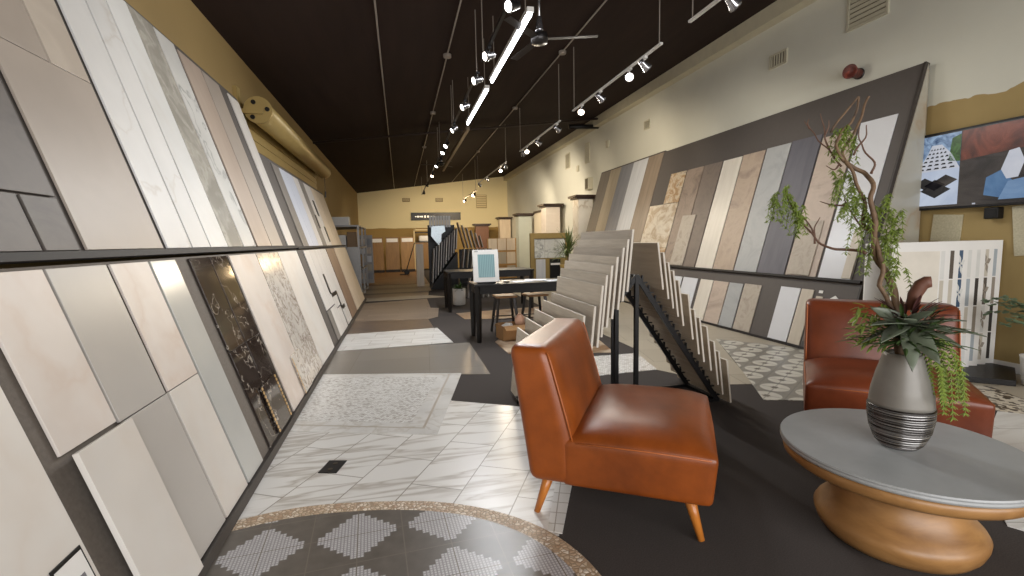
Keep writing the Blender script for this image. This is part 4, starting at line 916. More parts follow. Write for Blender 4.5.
bm = bmesh.new(); lathe(bm, [(.06, -.0), (.07, .01), (.07, .03), (.05, .04)], 24); bmesh.ops.transform(bm, matrix=R, verts=bm.verts[:]); obj('mount', bm, M['steel_dark'], bell, True)

# wing rack with tile panels
wr = thing('wing_rack', 'white rack of fanned upright tile panels on a black base under the television', 'rack', (5.45, 3.6, 0))
bm = bmesh.new(); prism(bm, [(-.62, .12), (.06, -.48), (.585, -.16), (.55, .42), (-.2, .60)], .005, .06); obj('base', bm, M['blackwood'], wr, bevel=.004)
pal = [(200, 192, 178), (92, 84, 76), (70, 92, 118), (220, 220, 216), (150, 140, 128), (60, 56, 54), (168, 176, 182), (126, 98, 76)]
pm_ = [plain('wing_tile_%d' % i, c, .3) for i, c in enumerate(pal)]
chosen = [None, [3, 0, 3, 3], [1, 0, 4, 3], [2, 2, 2, 0], [3, 6, 0, 3], [3, 5, 4, 6], [0, 1, 3, 0], [6, 4, 5, 5]]
A0, A1 = Vector((-.36, -.06, 0)), Vector((.48, -.29, 0)); dv = Vector((-.95, .31, 0)).normalized(); nv = Vector((.31, .95, 0))
ang = math.atan2(-dv.y, -dv.x)
for k in range(8):
    E_k = A0.lerp(A1, k/7)+nv*.048*k
    Rz = Matrix.Translation(E_k+Vector((0, 0, .062))) @ Matrix.Rotation(ang, 4, 'Z')      # local +x points at the free edge
    wg = obj('wing', B(-.44, 0, -.010, .010, 0, 1.29, M=Rz), M['white'], wr)
    if k == 0:
        obj('tile', B(-.42, -.015, -.014, -.010, .04, 1.20, M=Rz), plain('cream_panel', (228, 222, 210), .3), wg); continue
    for j in range(4):
        z1 = 1.20-j*.29; obj('tile', B(-.42, -.05, -.014, -.010, z1-.278, z1, M=Rz), pm_[chosen[k][j]], wg)
        if k in (3, 6):
            bm = bmesh.new()
            for a in range(4):
                an = a*PI/2+.4; c0 = Vector((-.07, -.0145, z1-.14)); p1 = c0+Vector((math.cos(an)*.045, 0, math.sin(an)*.11)); n1 = Vector((math.cos(an+PI/2)*.012, 0, math.sin(an+PI/2)*.03))
                q4 = [c0, (c0+p1)/2+n1, p1, (c0+p1)/2-n1]; f1 = [bm.verts.new(Rz @ p) for p in q4]; f2 = [bm.verts.new(Rz @ (p+Vector((0, -.001, 0)))) for p in q4]
                bm.faces.new(f1); bm.faces.new(f2[::-1])
                for i in range(4): bm.faces.new((f1[i], f1[(i+1) % 4], f2[(i+1) % 4], f2[i]))
            obj('petal_motif', bm, pm_[3 if k == 3 else 4], wg)
bm = bmesh.new()
p0, p1 = A0+dv*.46, A1+nv*.27
for q0, q1 in ((A0+dv*.46+nv*.36, A1+dv*.46+nv*.38),):
    u_ = nv*.01; vs_ = [bm.verts.new(q+s_*u_+Vector((0, 0, z))) for q in (q0, q1) for s_ in (-1, 1) for z in (.06, 1.34)]
    for f_ in ((0, 1, 3, 2), (4, 6, 7, 5), (0, 4, 5, 1), (2, 3, 7, 6), (0, 2, 6, 4), (1, 5, 7, 3)): bm.faces.new([vs_[i] for i in f_])
obj('rear_frame', bm, M['white'], wr)
# potted eucalyptus on the floor at the right edge
ep = thing('potted_plant', 'eucalyptus plant with round grey green leaves in a white pot at the right edge', 'plant', (5.70, 3.05, .005))
bm = bmesh.new(); lathe(bm, [(.11, 0), (.125, .01), (.15, .26), (.155, .28), (.14, .28), (.135, .24), (.02, .24)], 32); obj('pot', bm, M['white'], ep, True)
el = plain('eucalyptus', (108, 128, 98), .5, var=.2, scale=12)
for i in range(14):
    a = 1.7+i*.24; bm = bmesh.new(); out_ = Vector((math.cos(a), math.sin(a), 0)); H_ = random.uniform(.35, .6); Rr = random.uniform(.25, .42)
    if out_.x > 0.3: Rr = .16
    pts = [Vector((0, 0, .24))+out_*Rr*tt**1.5+Vector((0, 0, H_*math.sin(tt*PI*.62))) for tt in [j/9 for j in range(10)]]
    tube(bm, pts, .003, 5)
    for j, p in enumerate(pts[1:]):
        for s in (-1, 1):
            for q3 in range(2):
                d = Vector((-out_.y*s, out_.x*s, random.uniform(-.3, .5)))+out_*random.uniform(-.2, .5); leaf(bm, p, d, random.uniform(.05, .08), .026, bend=.15, seg=4)
    obj('stem', bm, el, ep)

# ------------------------------------------------------------------ roller shutter on the left wall
SH = thing('roller_shutter', 'ochre painted roller shutter with coil and end bracket on the left wall', 'roller shutter', (-2.1, 10, 2.6))
sm_ = plain('ochre_metal', (176, 152, 96), .35, .1)
bm = bmesh.new(); R = Matrix.Translation((.27, 3.3, .72)) @ Matrix.Rotation(PI/2, 4, 'X'); lathe(bm, [(.02, 0), (.168, 0), (.168, 5.9), (.02, 5.9)], 40); bmesh.ops.transform(bm, matrix=R, verts=bm.verts[:]); obj('coil', bm, sm_, SH, True)
for v_ in SH.children[0].data.polygons: v_.use_smooth = len(v_.vertices) == 4 and abs(v_.normal.y) < .5
bm = bmesh.new(); R2 = Matrix.Translation((.27, -2.60, .72)) @ Matrix.Rotation(PI/2, 4, 'X'); lathe(bm, [(.02, -.01), (.182, -.01), (.182, .02), (.02, .02)], 40); bmesh.ops.transform(bm, matrix=R2, verts=bm.verts[:]); obj('end_plate', bm, sm_, SH)
bm = bmesh.new(); bx(bm, 0, .34, -2.66, -2.63, .66, .72); bx(bm, 0, .05, -2.72, -2.58, .3, 1.0); obj('bracket', bm, sm_, SH)
for (x, z) in ((.22, .82), (.39, .73), (.2, .62)):
    bm = bmesh.new(); lathe(bm, [(.015, 0), (.03, 0), (.03, .02), (.015, .02)], 14); bmesh.ops.transform(bm, matrix=Matrix.Translation((x, -2.62, z)) @ Matrix.Rotation(PI/2, 4, 'X'), verts=bm.verts[:]); obj('bolt', bm, M['black'], SH)
bm = bmesh.new()
for k in range(14): bx(bm, .02+.012*(k % 2), .07+.012*(k % 2), -2.7, 3.25, .68-.07*(k+1), .68-.07*k)
obj('slat_curtain', bm, sm_, SH)
bm = bmesh.new(); tube(bm, [(.3, 3.1, .55), (.29, 3.1, .2)], .008, 6); tube(bm, [(.3, 3.1, .2), (.29, 3.1, .05)], .02, 8); obj('pull_chain', bm, M['steel_dark'], SH)
bm = bmesh.new(); tube(bm, [(.02, 4.5, 1.10), (.08, 3.9, 1.07), (.08, 1.0, 1.07)], .03, 8); tube(bm, [(.08, 3.2, 1.07), (.16, 3.3, .95)], .05, 8); obj('drive_pipe', bm, M['steel_dark'], SH)
ck = thing('wall_clock', 'small round wall clock high on the left wall past the display', 'clock', (-2.1, 14.1, 2.07))
bm = bmesh.new(); R = Matrix.Rotation(PI/2, 4, 'Y'); lathe(bm, [(.14, 0), (.17, .01), (.17, .05), (.145, .05), (.145, .04)], 32); bmesh.ops.transform(bm, matrix=R, verts=bm.verts[:]); obj('rim', bm, M['steel_dark'], ck)
bm = bmesh.new(); lathe(bm, [(.01, .03), (.145, .03), (.145, .042), (.01, .042)], 32); bmesh.ops.transform(bm, matrix=R, verts=bm.verts[:]); obj('dial', bm, M['white'], ck)
bm = bmesh.new(); bx(bm, .043, .046, -.005, .005, 0, .1); bx(bm, .043, .046, -.005, .07, -.005, .005); obj('hands', bm, M['black'], ck)

# ------------------------------------------------------------------ shelving unit past the left display
sh = thing('shelving_unit', 'grey metal shelving with boxes past the end of the left display', 'shelving', (-1.55, 14.6, 0))
gm = plain('grey_cabinet', (150, 148, 146), .45, .2)
for yy in (-1.3, 0, 1.3):
    for x in (-.48, .48): obj('upright', B(x-.025, x+.025, yy-.025, yy+.025, 0, 1.95), gm, sh)
for z in (.1, .75, 1.35, 1.93): obj('shelf', B(-.5, .5, -1.32, 1.32, z-.02, z+.02), gm, sh)
obj('side_panel', B(-.5, .5, -1.34, -1.325, .1, 1.35), gm, sh)
obj('back_panel', B(-.505, -.49, -1.32, 1.32, .1, 1.95), gm, sh)
for i, (x, y, z, sx, sy, sz, c, l) in enumerate([(-1.6, 13.6, 1.371, .2, .2, .32, (206, 204, 200), 'white carton on the third shelf, nearest the aisle end'), (-1.25, 13.55, 1.371, .12, .15, .4, (120, 96, 70), 'brown upright carton on the third shelf'), (-1.5, 14.3, 1.371, .22, .2, .28, (180, 160, 130), 'tan carton in the middle of the third shelf'),
       (-1.55, 13.6, 1.951, .25, .2, .22, (196, 194, 190), 'light grey carton on top of the shelving'), (-1.35, 15.2, .771, .2, .25, .35, (150, 120, 86), 'brown carton on the second shelf'), (-1.35, 14.3, .771, .2, .25, .3, (110, 110, 112), 'dark grey carton on the second shelf')]):
    o = tag(obj('carton', B(-sx, sx, -sy, sy, 0, sz), plain('carton_%d' % i, c, .7), bevel=.004), l, 'box', 'cartons on the shelving'); o.location = (x, y, z)
sr = thing('sample_stand', 'tall narrow stand hung with small samples behind the shelving', 'rack', (-1.3, 17.6, 0))
obj('backboard', B(-.35, .35, -.04, .04, .05, 1.75), gm, sr)
for k in range(5):
    for j in range(3): obj('sample', B(-.3+j*.21, -.12+j*.21, -.06, -.04, .2+k*.3, .42+k*.3), [MT['rwhite'], MT['rrose'], MT['rblue'], MT['rtan']][(k+j) % 4], sr)

# ------------------------------------------------------------------ far end
ow = [streak('honey_floor_sample', (150, 114, 64), (128, 94, 50), .4, (8, 1, 1.5), 1.5), streak('oak_floor_sample', (142, 108, 60), (120, 88, 46), .4, (8, 1, 1.5), 1.5), streak('amber_floor_sample', (154, 118, 66), (132, 98, 52), .4, (8, 1, 1.5), 1.5)]
for i, (x, l) in enumerate(((-1.15, 'left one of the tall honey wood sample boards at the far end'), (-.38, 'middle one of the tall honey wood sample boards at the far end'), (.36, 'right one of the tall honey wood sample boards at the far end'))):
    e = thing('wood_board', l, 'wood sample', (x, 24.6, .006), 0, 'tall wood boards at the far end')
    R = Matrix.Rotation(-.08, 4, 'X'); obj('board', B(-.33, .33, -.02, .02, .12, 1.75, M=R), ow[i], e); obj('label_card', B(-.27, .27, -.025, -.021, 1.50, 1.68, M=R), M['white'], e); obj('foot_rail', B(-.35, .35, -.15, .1, 0, .12), M['ledge'], e)
bm = bmesh.new(); dl = thing('hand_truck', 'dark hand truck leaning in front of the wood boards', 'hand truck', (.55, 22.2, .006))
for s in (-.13, .13): tube(bm, [(-.35, s, .1), (.1, s, 1.45)], .02, 6)
for k in range(4): tube(bm, [(-.3+.1*k, -.13, .25+.3*k), (-.3+.1*k, .13, .25+.3*k)], .015, 6)
obj('frame', bm, M['black'], dl); obj('toe_plate', B(-.62, -.32, -.2, .2, .0, .03), M['black'], dl)
for s in (-.2, .2):
    bm = bmesh.new(); lathe(bm, [(.02, -.025), (.11, -.025), (.12, -.015), (.12, .015), (.11, .025), (.02, .025)], 20); bmesh.ops.transform(bm, matrix=Matrix.Translation((-.3, s, .125)) @ Matrix.Rotation(PI/2, 4, 'X'), verts=bm.verts[:]); obj('wheel', bm, M['black'], dl)
dw = thing('framed_shelving', 'pale framed opening with white goods inside at the far end beside the wood boards', 'frame', (1.05, 25.6, .0))
bm = bmesh.new(); bx(bm, -.34, -.27, -.05, .05, 0, 2.15); bx(bm, .55, .62, -.05, .05, 0, 2.15); bx(bm, -.34, .62, -.05, .05, 2.08, 2.15); obj('frame', bm, plain('pale_frame', (206, 186, 140), .5), dw)
obj('shelf', B(-.27, .55, 0, .35, 1.45, 1.49), M['black'], dw); obj('shelf', B(-.27, .55, 0, .35, 1.95, 2.0), M['black'], dw); obj('door_panel', B(-.27, .55, 0, .05, .1, 1.45), ow[0], dw)
bm = bmesh.new(); rbox(bm, .28, .12, .16, .08, 5, lambda p: p+Vector((0, 0, .16))); o = tag(obj('white_bag', bm, M['white'], smooth=True), 'plump white bag on the upper shelf at the far end', 'bag'); o.location = (1.25, 25.72, 1.492)
sg = thing('sign', 'long black sign with pale lettering high on the far wall', 'sign', (1.6, YF, 2.86))
obj('panel', B(-.95, 1.75, -.06, 0, -.20, .22), M['black'], sg)
wl = emit('lit_lettering', (1, .9, .72), .8)
for k, (x, hgt) in enumerate(((-.74, .05), (-.62, .09), (-.50, .06), (-.40, .08), (-.24, .12), (-.08, .11), (.10, .05), (.22, .08))):
    obj('lettering', B(x, x+.08, -.066, -.06, -hgt/2, hgt/2, M=Matrix.Identity(4)), wl, sg, bevel=.02)
def fvent(label, x0, x1, z0, z1, n, m1, y=YF):
    e = thing('wall_vent', label, 'vent', ((x0+x1)/2, y, z0), 0, 'vents on the far wall'); hx = (x1-x0)/2; h = z1-z0; bm = bmesh.new()
    for a in ((-hx, hx, 0, .03), (-hx, hx, h-.03, h), (-hx, -hx+.03, 0, h), (hx-.03, hx, 0, h)): bx(bm, a[0], a[1], -.03, 0, a[2], a[3])
    obj('frame', bm, m1, e)
    for k in range(n): obj('slat', B(-hx+.03, hx-.03, -.02, -.005, .03+(h-.06)*k/n, .03+(h-.06)*(k+.6)/n), m1, e)
vb = plain('bronze_vent', (128, 106, 66), .5)
fvent('small dark vent on the far wall, left of the pair above the sign', .22, .62, 3.66, 3.86, 3, vb); fvent('small dark vent on the far wall, right of the pair above the sign', 2.0, 2.4, 3.66, 3.86, 3, vb)
fvent('square louvred return grille on the far wall', 4.25, 4.85, 3.3, 4.05, 7, plain('tan_vent', (176, 156, 112), .5))

# tile tower: black sides, top row of white tiles, stepped hanging tiles
tw = thing('tile_tower', 'tall black stair rack of upright grey tiles with a white top row, mid aisle', 'rack', (1.3, 15.2, 0))
obj('back_panel', B(-.42, .44, .36, .40, .0, 2.0), M['blackwood'], tw)
bm = bmesh.new(); a = [(-.42, .0), (.44, .0), (.44, 1.12), (-.36, .12)]
p1 = [bm.verts.new((x, -.30, z)) for x, z in a]; p2 = [bm.verts.new((x, .36, z)) for x, z in a]; bm.faces.new(p1); bm.faces.new(p2[::-1])
for i in range(4): bm.faces.new((p1[i], p1[(i+1) % 4], p2[(i+1) % 4], p2[i]))
obj('stair_body', bm, M['blackwood'], tw)
tm = [plain('hung_tile_a', (176, 170, 164), .4), plain('hung_tile_b', (150, 144, 140), .4), plain('hung_tile_c', (200, 192, 182), .4)]
for k in range(10):
    x = .95+.084*k; z = .20+.113*k
    o = tag(obj('hung_tile', B(-.014, .014, -.26, .26, 0, 1.06-.045*k, M=Matrix.Rotation(.07, 4, 'Y')), tm[k % 3]), ['lowest leftmost', 'second lowest', 'third lowest', 'fourth lowest', 'fifth', 'sixth', 'seventh', 'eighth', 'second highest', 'highest rightmost'][k]+' upright grey tile stepping up the black stair rack', 'tile sample', 'tiles on the stair tower'); o.location = (x, 15.15, z)
for k in range(8):
    o = tag(obj('top_tile', B(-.036, .036, -.01, .01, 0, .36, M=Matrix.Rotation(.15, 4, 'X')), MT['rwh']), ['first from left', 'second from left', 'third from left', 'fourth from left', 'fourth from right', 'third from right', 'second from right', 'first from right'][k]+' of the narrow white tiles topping the black stair rack', 'tile sample', 'white tiles topping the stair tower'); o.location = (.97+k*.086, 15.50, 1.93)
bm = bmesh.new(); px = [(0, 0), (-.22, .28), (-.20, .58), (.20, .60), (.22, .42), (.10, .34), (.08, .12)]
a = [bm.verts.new((x, 0, z)) for x, z in px]; b = [bm.verts.new((x, .015, z)) for x, z in px]; bm.faces.new(a); bm.faces.new(b[::-1])
for i in range(7): bm.faces.new((a[i], a[(i+1) % 7], b[(i+1) % 7], b[i]))
o = tag(obj('glass_mosaic', bm, plain('pale_blue_mosaic', (196, 212, 220), .15, .1, .15, 30)), 'pale blue glass mosaic sheet draped on the black stair rack', 'mosaic sheet'); o.location = (1.16, 14.86, 1.36)
o = tag(obj('wood_post_sample', B(-.12, .12, -.15, .15, 0, 1.4), MT['plankc']), 'pale upright wood sample box left of the black stair rack', 'wood sample'); o.location = (.62, 16.2, .005)
# second stair rack behind
t2 = thing('tile_tower', 'smaller stair rack of leaning brown and grey tiles behind the farther desk', 'rack', (2.40, 15.6, 0))
obj('frame', B(-.5, .6, .2, .26, 0, 1.2), M['blackwood'], t2); obj('plinth', B(-.5, .6, -.3, .26, 0, .06), M['blackwood'], t2)
for k in range(6):
    o = tag(obj('leaning_tile', B(-.012, .012, -.18, .18, 0, .60, M=Matrix.Rotation(.12, 4, 'Y')), [tm[0], MT['rtan'], tm[2]][k % 3]), ['first', 'second', 'third', 'fourth', 'fifth', 'sixth'][k]+' from the left of the low tiles leaning behind the farther desk', 'tile sample', 'low tiles behind the far desk'); o.location = (2.02-.1+k*.14, 15.25, .62)
    o = tag(obj('leaning_tile', B(-.012, .012, -.18, .18, 0, .85-.09*k, M=Matrix.Rotation(-.25, 4, 'Y')), [MT['brown'], tm[0], tm[1]][min(k, 2) if k < 2 else k % 2+1]), ['first and tallest', 'second', 'third', 'fourth', 'fifth', 'sixth and shortest'][k]+' of the upper tiles fanning down right of the stair tower', 'tile sample', 'upper tiles behind the far desk'); o.location = (2.05+k*.12, 15.6, 1.25)
for k in range(6):
    o = tag(obj('leaning_tile', B(-.012, .012, -.18, .18, 0, .6, M=Matrix.Rotation(.14, 4, 'Y')), tm[(k+1) % 3]), ['first', 'second', 'third', 'fourth', 'fifth', 'sixth'][k]+' from the left of the tiles standing on the floor seen beneath the farther desk', 'tile sample', 'tiles on the floor beyond the far desk'); o.location = (1.65+k*.13, 12.2, .01)
pp = thing('potted_plant', 'small green plant in a white pot on the floor under the farther desk', 'plant', (1.28, 10.9, 0))
bm = bmesh.new(); lathe(bm, [(.12, 0), (.14, .02), (.15, .38), (.13, .38), (.12, .33)], 20); obj('pot', bm, M['white'], pp, True)
bm = bmesh.new()
for i in range(50):
    a = random.uniform(0, 2*PI); e_ = random.uniform(.1, 1.2); leaf(bm, Vector((0, 0, .35)), Vector((math.cos(a)*math.cos(e_), math.sin(a)*math.cos(e_), math.sin(e_))), random.uniform(.15, .27), .03, seg=4)
obj('leaves', bm, plain('plant_green', (66, 96, 40), .5, var=.2), pp)

# columns along the right wall
cap = plain('dark_cap', (58, 42, 34), .4)
def column(label, x0, x1, y0, y1, h, m):
    e = thing('column_display', label, 'column', ((x0+x1)/2, (y0+y1)/2, 0), 0, 'tiled display columns'); hx, hy = (x1-x0)/2, (y1-y0)/2
    obj('shaft', B(-hx, hx, -hy, hy, 0, h-.12), m, e); bm = bmesh.new(); bx(bm, -hx-.06, hx+.06, -hy-.06, hy+.06, h-.12, h-.07); bx(bm, -hx-.12, hx+.12, -hy-.12, hy+.12, h-.07, h); obj('cap', bm, cap, e)
mcol = marble('column_marble', (234, 228, 216), (168, 150, 122), 1.3, .6, .3)
column('marble clad column with dark cap beside the far end of the right display', 5.38, 5.85, 13.9, 14.4, 2.80, mcol)
column('pinkish white tiled column with dark cap, middle of the row', 5.30, 5.85, 17.0, 17.6, 2.78, streak('pink_white_tile', (238, 226, 214), (226, 212, 198), .35, (1, 1, 6), 1))
column('sage grey tiled column with dark cap, broadest in view', 5.05, 5.65, 20.2, 20.7, 2.62, plain('sage_tile', (190, 195, 184), .35, var=.04))
column('dark brown tiled column standing before the far wall', 3.95, 4.65, 25.2, 25.6, 2.38, plain('brown_tile_clad', (112, 76, 54), .4))
column('cream and tan column in the far right corner', 5.35, 5.95, 25.6, 26.1, 2.74, MT['plankc'])
lw = thing('divider_display', 'cream partition with a dark top rail linking two capped columns', 'partition', (5.8, 18.9, 0))
obj('panel', B(-.06, .06, -1.25, 1.25, 0, 2.6), streak('pale_tile_panel', (232, 218, 192), (222, 206, 180), .4, (1, 5, 1), 1), lw); obj('top_rail', B(-.10, .10, -1.25, 1.25, 2.6, 2.68), cap, lw)
# display bay with marble tiles
by = thing('display_bay', 'ochre framed display bay with grey marble squares near the yucca', 'display', (4.45, 14.0, 0))
oc = plain('ochre_frame', (150, 128, 76), .6)
obj('back', B(-.60, .66, .02, .06, 0, 1.66), oc, by)
bm = bmesh.new(); bx(bm, -.60, -.48, -.05, .02, 0, 1.66); bx(bm, .54, .66, -.05, .02, 0, 1.66); bx(bm, -.48, .54, -.05, .02, 1.5, 1.66); obj('frame', bm, oc, by)
mg = marble('bay_marble', (214, 215, 210), (132, 134, 130), 2, .8, .25)
for k in range(3): obj('marble_tile', B(-.46+k*.33, -.14+k*.33, -.0, .02, .90, 1.48), mg, by)
obj('white_tile', B(-.42, -.12, 0, .02, .25, .86), MT['rwhite'], by); obj('dark_tile', B(.02, .34, -.06, .02, .25, .86), M['blackwood'], by); obj('pale_stripe', B(.03, .33, -.065, -.06, .68, .74), M['white'], by)
bw = thing('display_bay', 'honey framed bay of pale wood tile squares left of the sage column', 'display', (3.85, 18.0, 0))
obj('back', B(-.6, .55, .02, .06, 0, 1.55), plain('honey_frame', (170, 128, 70), .5), bw)
for j in range(3):
    for k in range(3): obj('wood_tile', B(-.55+k*.36, -.22+k*.36, 0, .02, .05+j*.52, .5+j*.52), [MT['plankc'], ow[0], MT['rtan']][(j+k) % 3] if j < 2 else MT['plankc'], bw)

# ------------------------------------------------------------------ ceiling services
def pipe(name, label, cat, pts, r, m, group=None, seg=8):
    bm = bmesh.new(); tube(bm, pts, r, seg); o = center(obj(name, bm, m, smooth=True)); return tag(o, label, cat, group)
for x, l, bxs in ((-.17, 'thin conduit running down the ceiling, leftmost of three', []), (.87, 'thin conduit with junction boxes left of the lit tubes', [8.0, 11.46, 15.5]), (2.88, 'thin conduit with junction boxes between the tubes and the white track', [8.15, 11.65, 17.3])):
    e = thing('conduit', l, 'conduit', (x, 12, zc(x)-.02), 0, 'ceiling conduits'); bm = bmesh.new(); tube(bm, [(0, -14, -.012), (0, 14.5, -.012)], .012, 8); obj('tube', bm, M['conduit'], e, True)
    for y in bxs: bm = bmesh.new(); lathe(bm, [(.02, -.05), (.06, -.05), (.065, -.04), (.065, .0), (.02, .0)], 16, (0, y-12)); obj('junction_box', bm, M['conduit'], e)
pipe('sprinkler_pipe', 'long dark sprinkler pipe crossing under the ceiling', 'pipe', [(-2.05, 13.2, zc(-2.1)-.09), (6.0, 13.5, zc(6)-.09)], .03, plain('dark_pipe', (64, 52, 46), .5, .3))
pipe('sprinkler_pipe', 'short thick black pipe poking from the ceiling over the right wall', 'pipe', [(5.1, 13.9, 4.82), (6.04, 13.9, 4.86)], .07, M['black'])

M['bulb'] = emit('warm_bulb', (1.0, .82, .6), 14); M['bulbw'] = emit('white_bulb', (1.0, .93, .84), 9)
def head(label, loc, aim, group, m, mat='black', lit=True, power=0, col=(1, .8, .55), angle=70):
    """a track head: stem, joint, cylindrical can, bulb face. loc = the point on the track it hangs from"""
    loc = Vector(loc); e = thing('track_spotlight', label, 'spotlight', loc, 0, group)
    d = Vector(aim).normalized(); p0 = Vector((0, 0, -.09))
    bm = bmesh.new(); bx(bm, -.02, .02, -.045, .045, -.025, 0); tube(bm, [(0, 0, -.02), (0, 0, -.09)], .009, 8); obj('stem', bm, M[mat], e)
    q_ = Vector((0, 0, 1)).rotation_difference(d).to_matrix().to_4x4(); T = Matrix.Translation(p0) @ q_
    bm = bmesh.new(); lathe(bm, [(.015, -.075), (.034, -.07), (.038, -.03), (.042, .0), (.058, .05), (.060, .07), (.054, .07), (.05, .055)], 20); bmesh.ops.transform(bm, matrix=T, verts=bm.verts[:]); obj('can', bm, M['chrome'] if mat != 'black' else M['steel_dark'], e, True)
    bm = bmesh.new(); lathe(bm, [(.01, .05), (.048, .052), (.046, .062), (.01, .070)], 20); bmesh.ops.transform(bm, matrix=T, verts=bm.verts[:]); obj('bulb', bm, m if lit else M['chrome'], e)
    if power:
        l = bpy.data.lights.new('spot', 'SPOT'); l.energy = power; l.color = col; l.spot_size = math.radians(angle); l.spot_blend = .6; l.shadow_soft_size = .22
        o = bpy.data.objects.new('spot_lamp', l); C.objects.link(o); o.parent = e
        o.matrix_local = Matrix.Translation(p0+d*.09) @ Vector((0, 0, -1)).rotation_difference(d).to_matrix().to_4x4()
    return e
ZT = 3.68
def track(label, x, segs, mat, m_label):
    for i, (y0, y1) in enumerate(segs):
        e = thing('light_track', label % m_label[i], 'light track', (x, (y0+y1)/2, ZT), 0, 'light tracks'); h = (y1-y0)/2
        obj('rail', B(-.018, .018, -h, h, 0, .022), M[mat], e)
        for y in (-h+.05, h-.05):
            bm = bmesh.new(); tube(bm, [(0, y, .02), (0, y, zc(x)-ZT+.01)], .007, 6); obj('hanger_rod', bm, M['conduit'], e)
track('black light track hung left of the tubes, %s', 1.10, [(3.6, 6.1), (6.5, 9.4), (9.6, 12.6), (13.1, 18.35), (18.5, 23)], 'black', ['nearest length', 'second length', 'middle length', 'fourth length', 'farthest length'])
track('white light track hung on the right side, %s', 3.05, [(2.2, 4.65), (5.2, 8.1), (8.8, 11.9), (13.5, 18.6)], 'white', ['nearest length at the top edge', 'second length with the bright bulb', 'third length', 'farthest length'])
nm = ['nearest', 'second', 'third', 'fourth', 'fifth', 'sixth', 'seventh', 'eighth', 'ninth', 'tenth', 'eleventh']
for i, (y, aim, pw) in enumerate([(4.45, (-.8, -.4, -.35), 95), (5.65, (-.85, -.3, -.3), 75), (6.5, (-.85, -.25, -.3), 65), (7.75, (-.8, -.3, -.4), 65), (9.3, (-.75, -.2, -.6), 65), (10.8, (-.6, -.5, -.7), 60), (11.6, (-.5, -.5, -.7), 0), (13.6, (-.45, -.3, -.7), 25), (15.6, (-.3, -.5, -.7), 0), (18.2, (-.4, .6, -.6), 80), (21, (0, .8, -.5), 80)]):
    head(nm[i]+' lit lamp on the black track left of the tubes', (1.10, y, ZT), aim, 'spotlights on the black track', M['bulbw'] if i < 8 else M['bulb'], 'black', True, pw*(.62 if i < 6 else 1.6), (1, .97, .93) if i < 6 else (1, .88, .72), 95)
for i, (y, aim, lit, pw, l) in enumerate([(4.0, (.8, .1, -.6), False, 22, 'lamp turned to the wall at the end of the nearest white track'), (5.6, (.8, .1, -.6), False, 25, 'chrome lamp turned to the wall right of the brightest round bulb'), (6.0, (-.35, -.75, -.55), True, 30, 'bright round bulb facing us on the white track'),  # heads turned to the wall show no glowing bulb but carry working spots
       (6.95, (.8, .2, -.5), False, 42, 'chrome lamp left of the bright round bulb'), (7.7, (-.4, -.6, -.6), True, 60, 'lit lamp at the far end of the second white track'), (9.0, (.8, .3, -.4), False, 50, 'chrome lamp at the near end of the third white track'),
       (10.3, (.85, .35, -.3), False, 70, 'chrome lamp in the middle of the third white track'), (11.25, (-.1, -.7, -.6), True, 60, 'lit lamp at the far end of the third white track'), (14.3, (-.1, -.6, -.6), True, 110, 'warm glowing bulb past the cross pipe on the right'),
       (16.6, (.8, .1, -.3), True, 150, 'small lit lamp near the far end of the farthest white track'), (18.2, (.6, .5, -.4), True, 170, 'farthest lit lamp on the white track'), (13.65, (.5, .75, -.45), False, 120, 'added chrome lamp lighting the columns from the near end of the farthest white track'), (12.0-.35, (.45, .8, -.35), False, 90, 'added chrome lamp turned to the far columns at the end of the third white track')]):  # last two heads are added to brighten the far columns
    head(l, (3.05, y, ZT), aim, 'spotlights on the white track', M['bulb'] if i != 2 else M['bulbw'], 'white', lit, pw*2.0, (1, .86, .66) if i > 4 else SUN_W, 100)
# two warm pendant-track heads in front of the far wall
tk = thing('light_track', 'short black light track near the far wall', 'light track', (3.1, 21.5, 3.5), 0, 'light tracks')
obj('rail', B(-.018, .018, -2.2, 2.2, 0, .022), M['black'], tk)
for y in (-2, 2): bm = bmesh.new(); tube(bm, [(0, y, .02), (0, y, zc(3.1)-3.5+.01)], .007, 6); obj('hanger_rod', bm, M['conduit'], tk)
for y, l in ((19.8, 'big warm lamp on the short track, nearer'), (22.6, 'big warm lamp on the short track, farther')):
    head(l, (3.1, y, 3.5), (0, .75, -.5), 'warm lamps near the far wall', M['bulb'], 'black', True, 300, WARM, 130)
    head(l.replace('big warm lamp', 'second bulb facing back'), (3.1, y+.5, 3.5), (-.1, -.8, -.4), 'warm lamps near the far wall', M['bulb'], 'black', True, 60, WARMER, 110)
M['tube'] = emit('fluorescent_tube', (.93, .96, 1.0), 9)
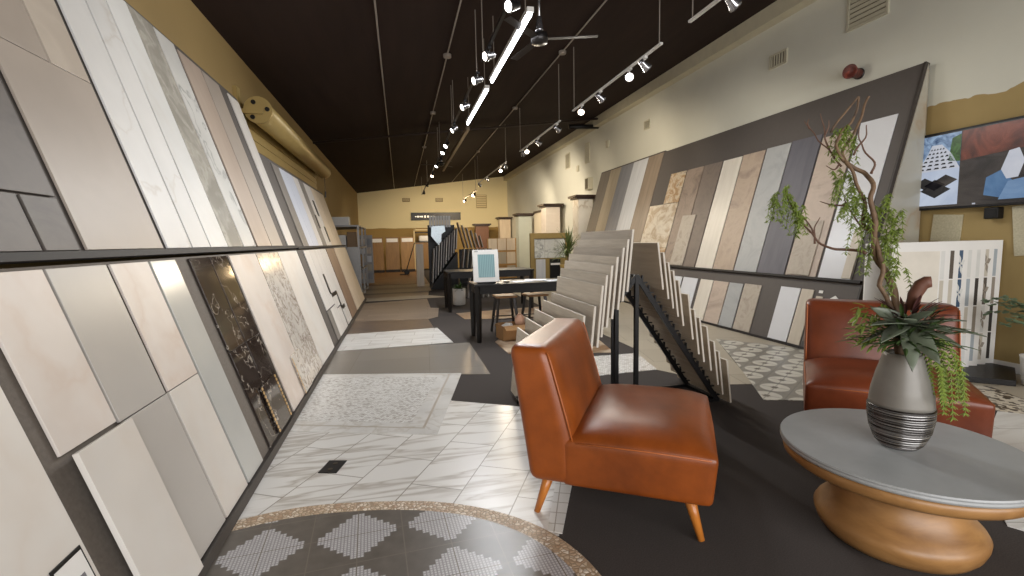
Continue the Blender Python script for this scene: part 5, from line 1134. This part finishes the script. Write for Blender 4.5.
for i, (y0, y1, l) in enumerate(((4.85, 6.95, 'nearer bright fluorescent batten on the dark ceiling'), (7.3, 9.45, 'second bright fluorescent batten, past the first'))):
    e = thing('tube_light', l, 'tube light', (1.38, (y0+y1)/2, 3.72), 0, 'fluorescent battens'); h = (y1-y0)/2
    obj('housing', B(-.035, .035, -h, h, .022, .07), M['white'], e); bm = bmesh.new(); tube(bm, [(0, -h+.02, 0), (0, h-.02, 0)], .02, 12); obj('tube', bm, M['tube'], e, True)
    for y in (-h+.2, h-.2): bm = bmesh.new(); tube(bm, [(0, y, .07), (0, y, zc(1.38)-3.72+.01)], .006, 6); obj('hanger_rod', bm, M['conduit'], e)
    area('tube_lamp', (1.38, (y0+y1)/2, 3.69), (0, 0, 0), .06, y1-y0, 70, (.95, .97, 1))
e = thing('tube_light', 'unlit brownish batten farther down the ceiling', 'tube light', (1.45, 12.8, 3.72), 0, 'fluorescent battens'); obj('housing', B(-.035, .035, -2.9, 2.9, .0, .07), plain('dull_batten', (120, 104, 84), .4), e)
def fan(label, loc, a0):
    e = thing('ceiling_fan', label, 'ceiling fan', loc, 0, 'ceiling fans'); H0 = zc(loc[0])-loc[2]
    bm = bmesh.new(); tube(bm, [(0, 0, .05), (0, 0, H0+.01)], .016, 12); obj('down_rod', bm, M['chrome'], e, True)
    bm = bmesh.new(); lathe(bm, [(.02, .26), (.03, .25), (.045, .12), (.05, .10)], 20); obj('motor_cover', bm, M['chrome'], e, True)
    bm = bmesh.new(); lathe(bm, [(.02, -.04), (.09, -.03), (.10, .02), (.09, .07), (.03, .09)], 24); obj('hub', bm, M['steel_dark'], e, True)
    for k in range(3):
        R = Matrix.Rotation(a0+k*2*PI/3, 4, 'Z') @ Matrix.Rotation(.12, 4, 'X'); bm = bmesh.new(); bx(bm, .08, .66, -.045, .045, .01, .016, M=R); obj('blade', bm, M['fanb'], e)
M['fanb'] = plain('dark_blade', (34, 27, 24), .5)
fan('nearer ceiling fan with a chrome rod and dark blades', (1.65, 5.45, 3.72), -.3)
fan('farther ceiling fan with dark blades', (1.35, 15.2, 3.85), .9)
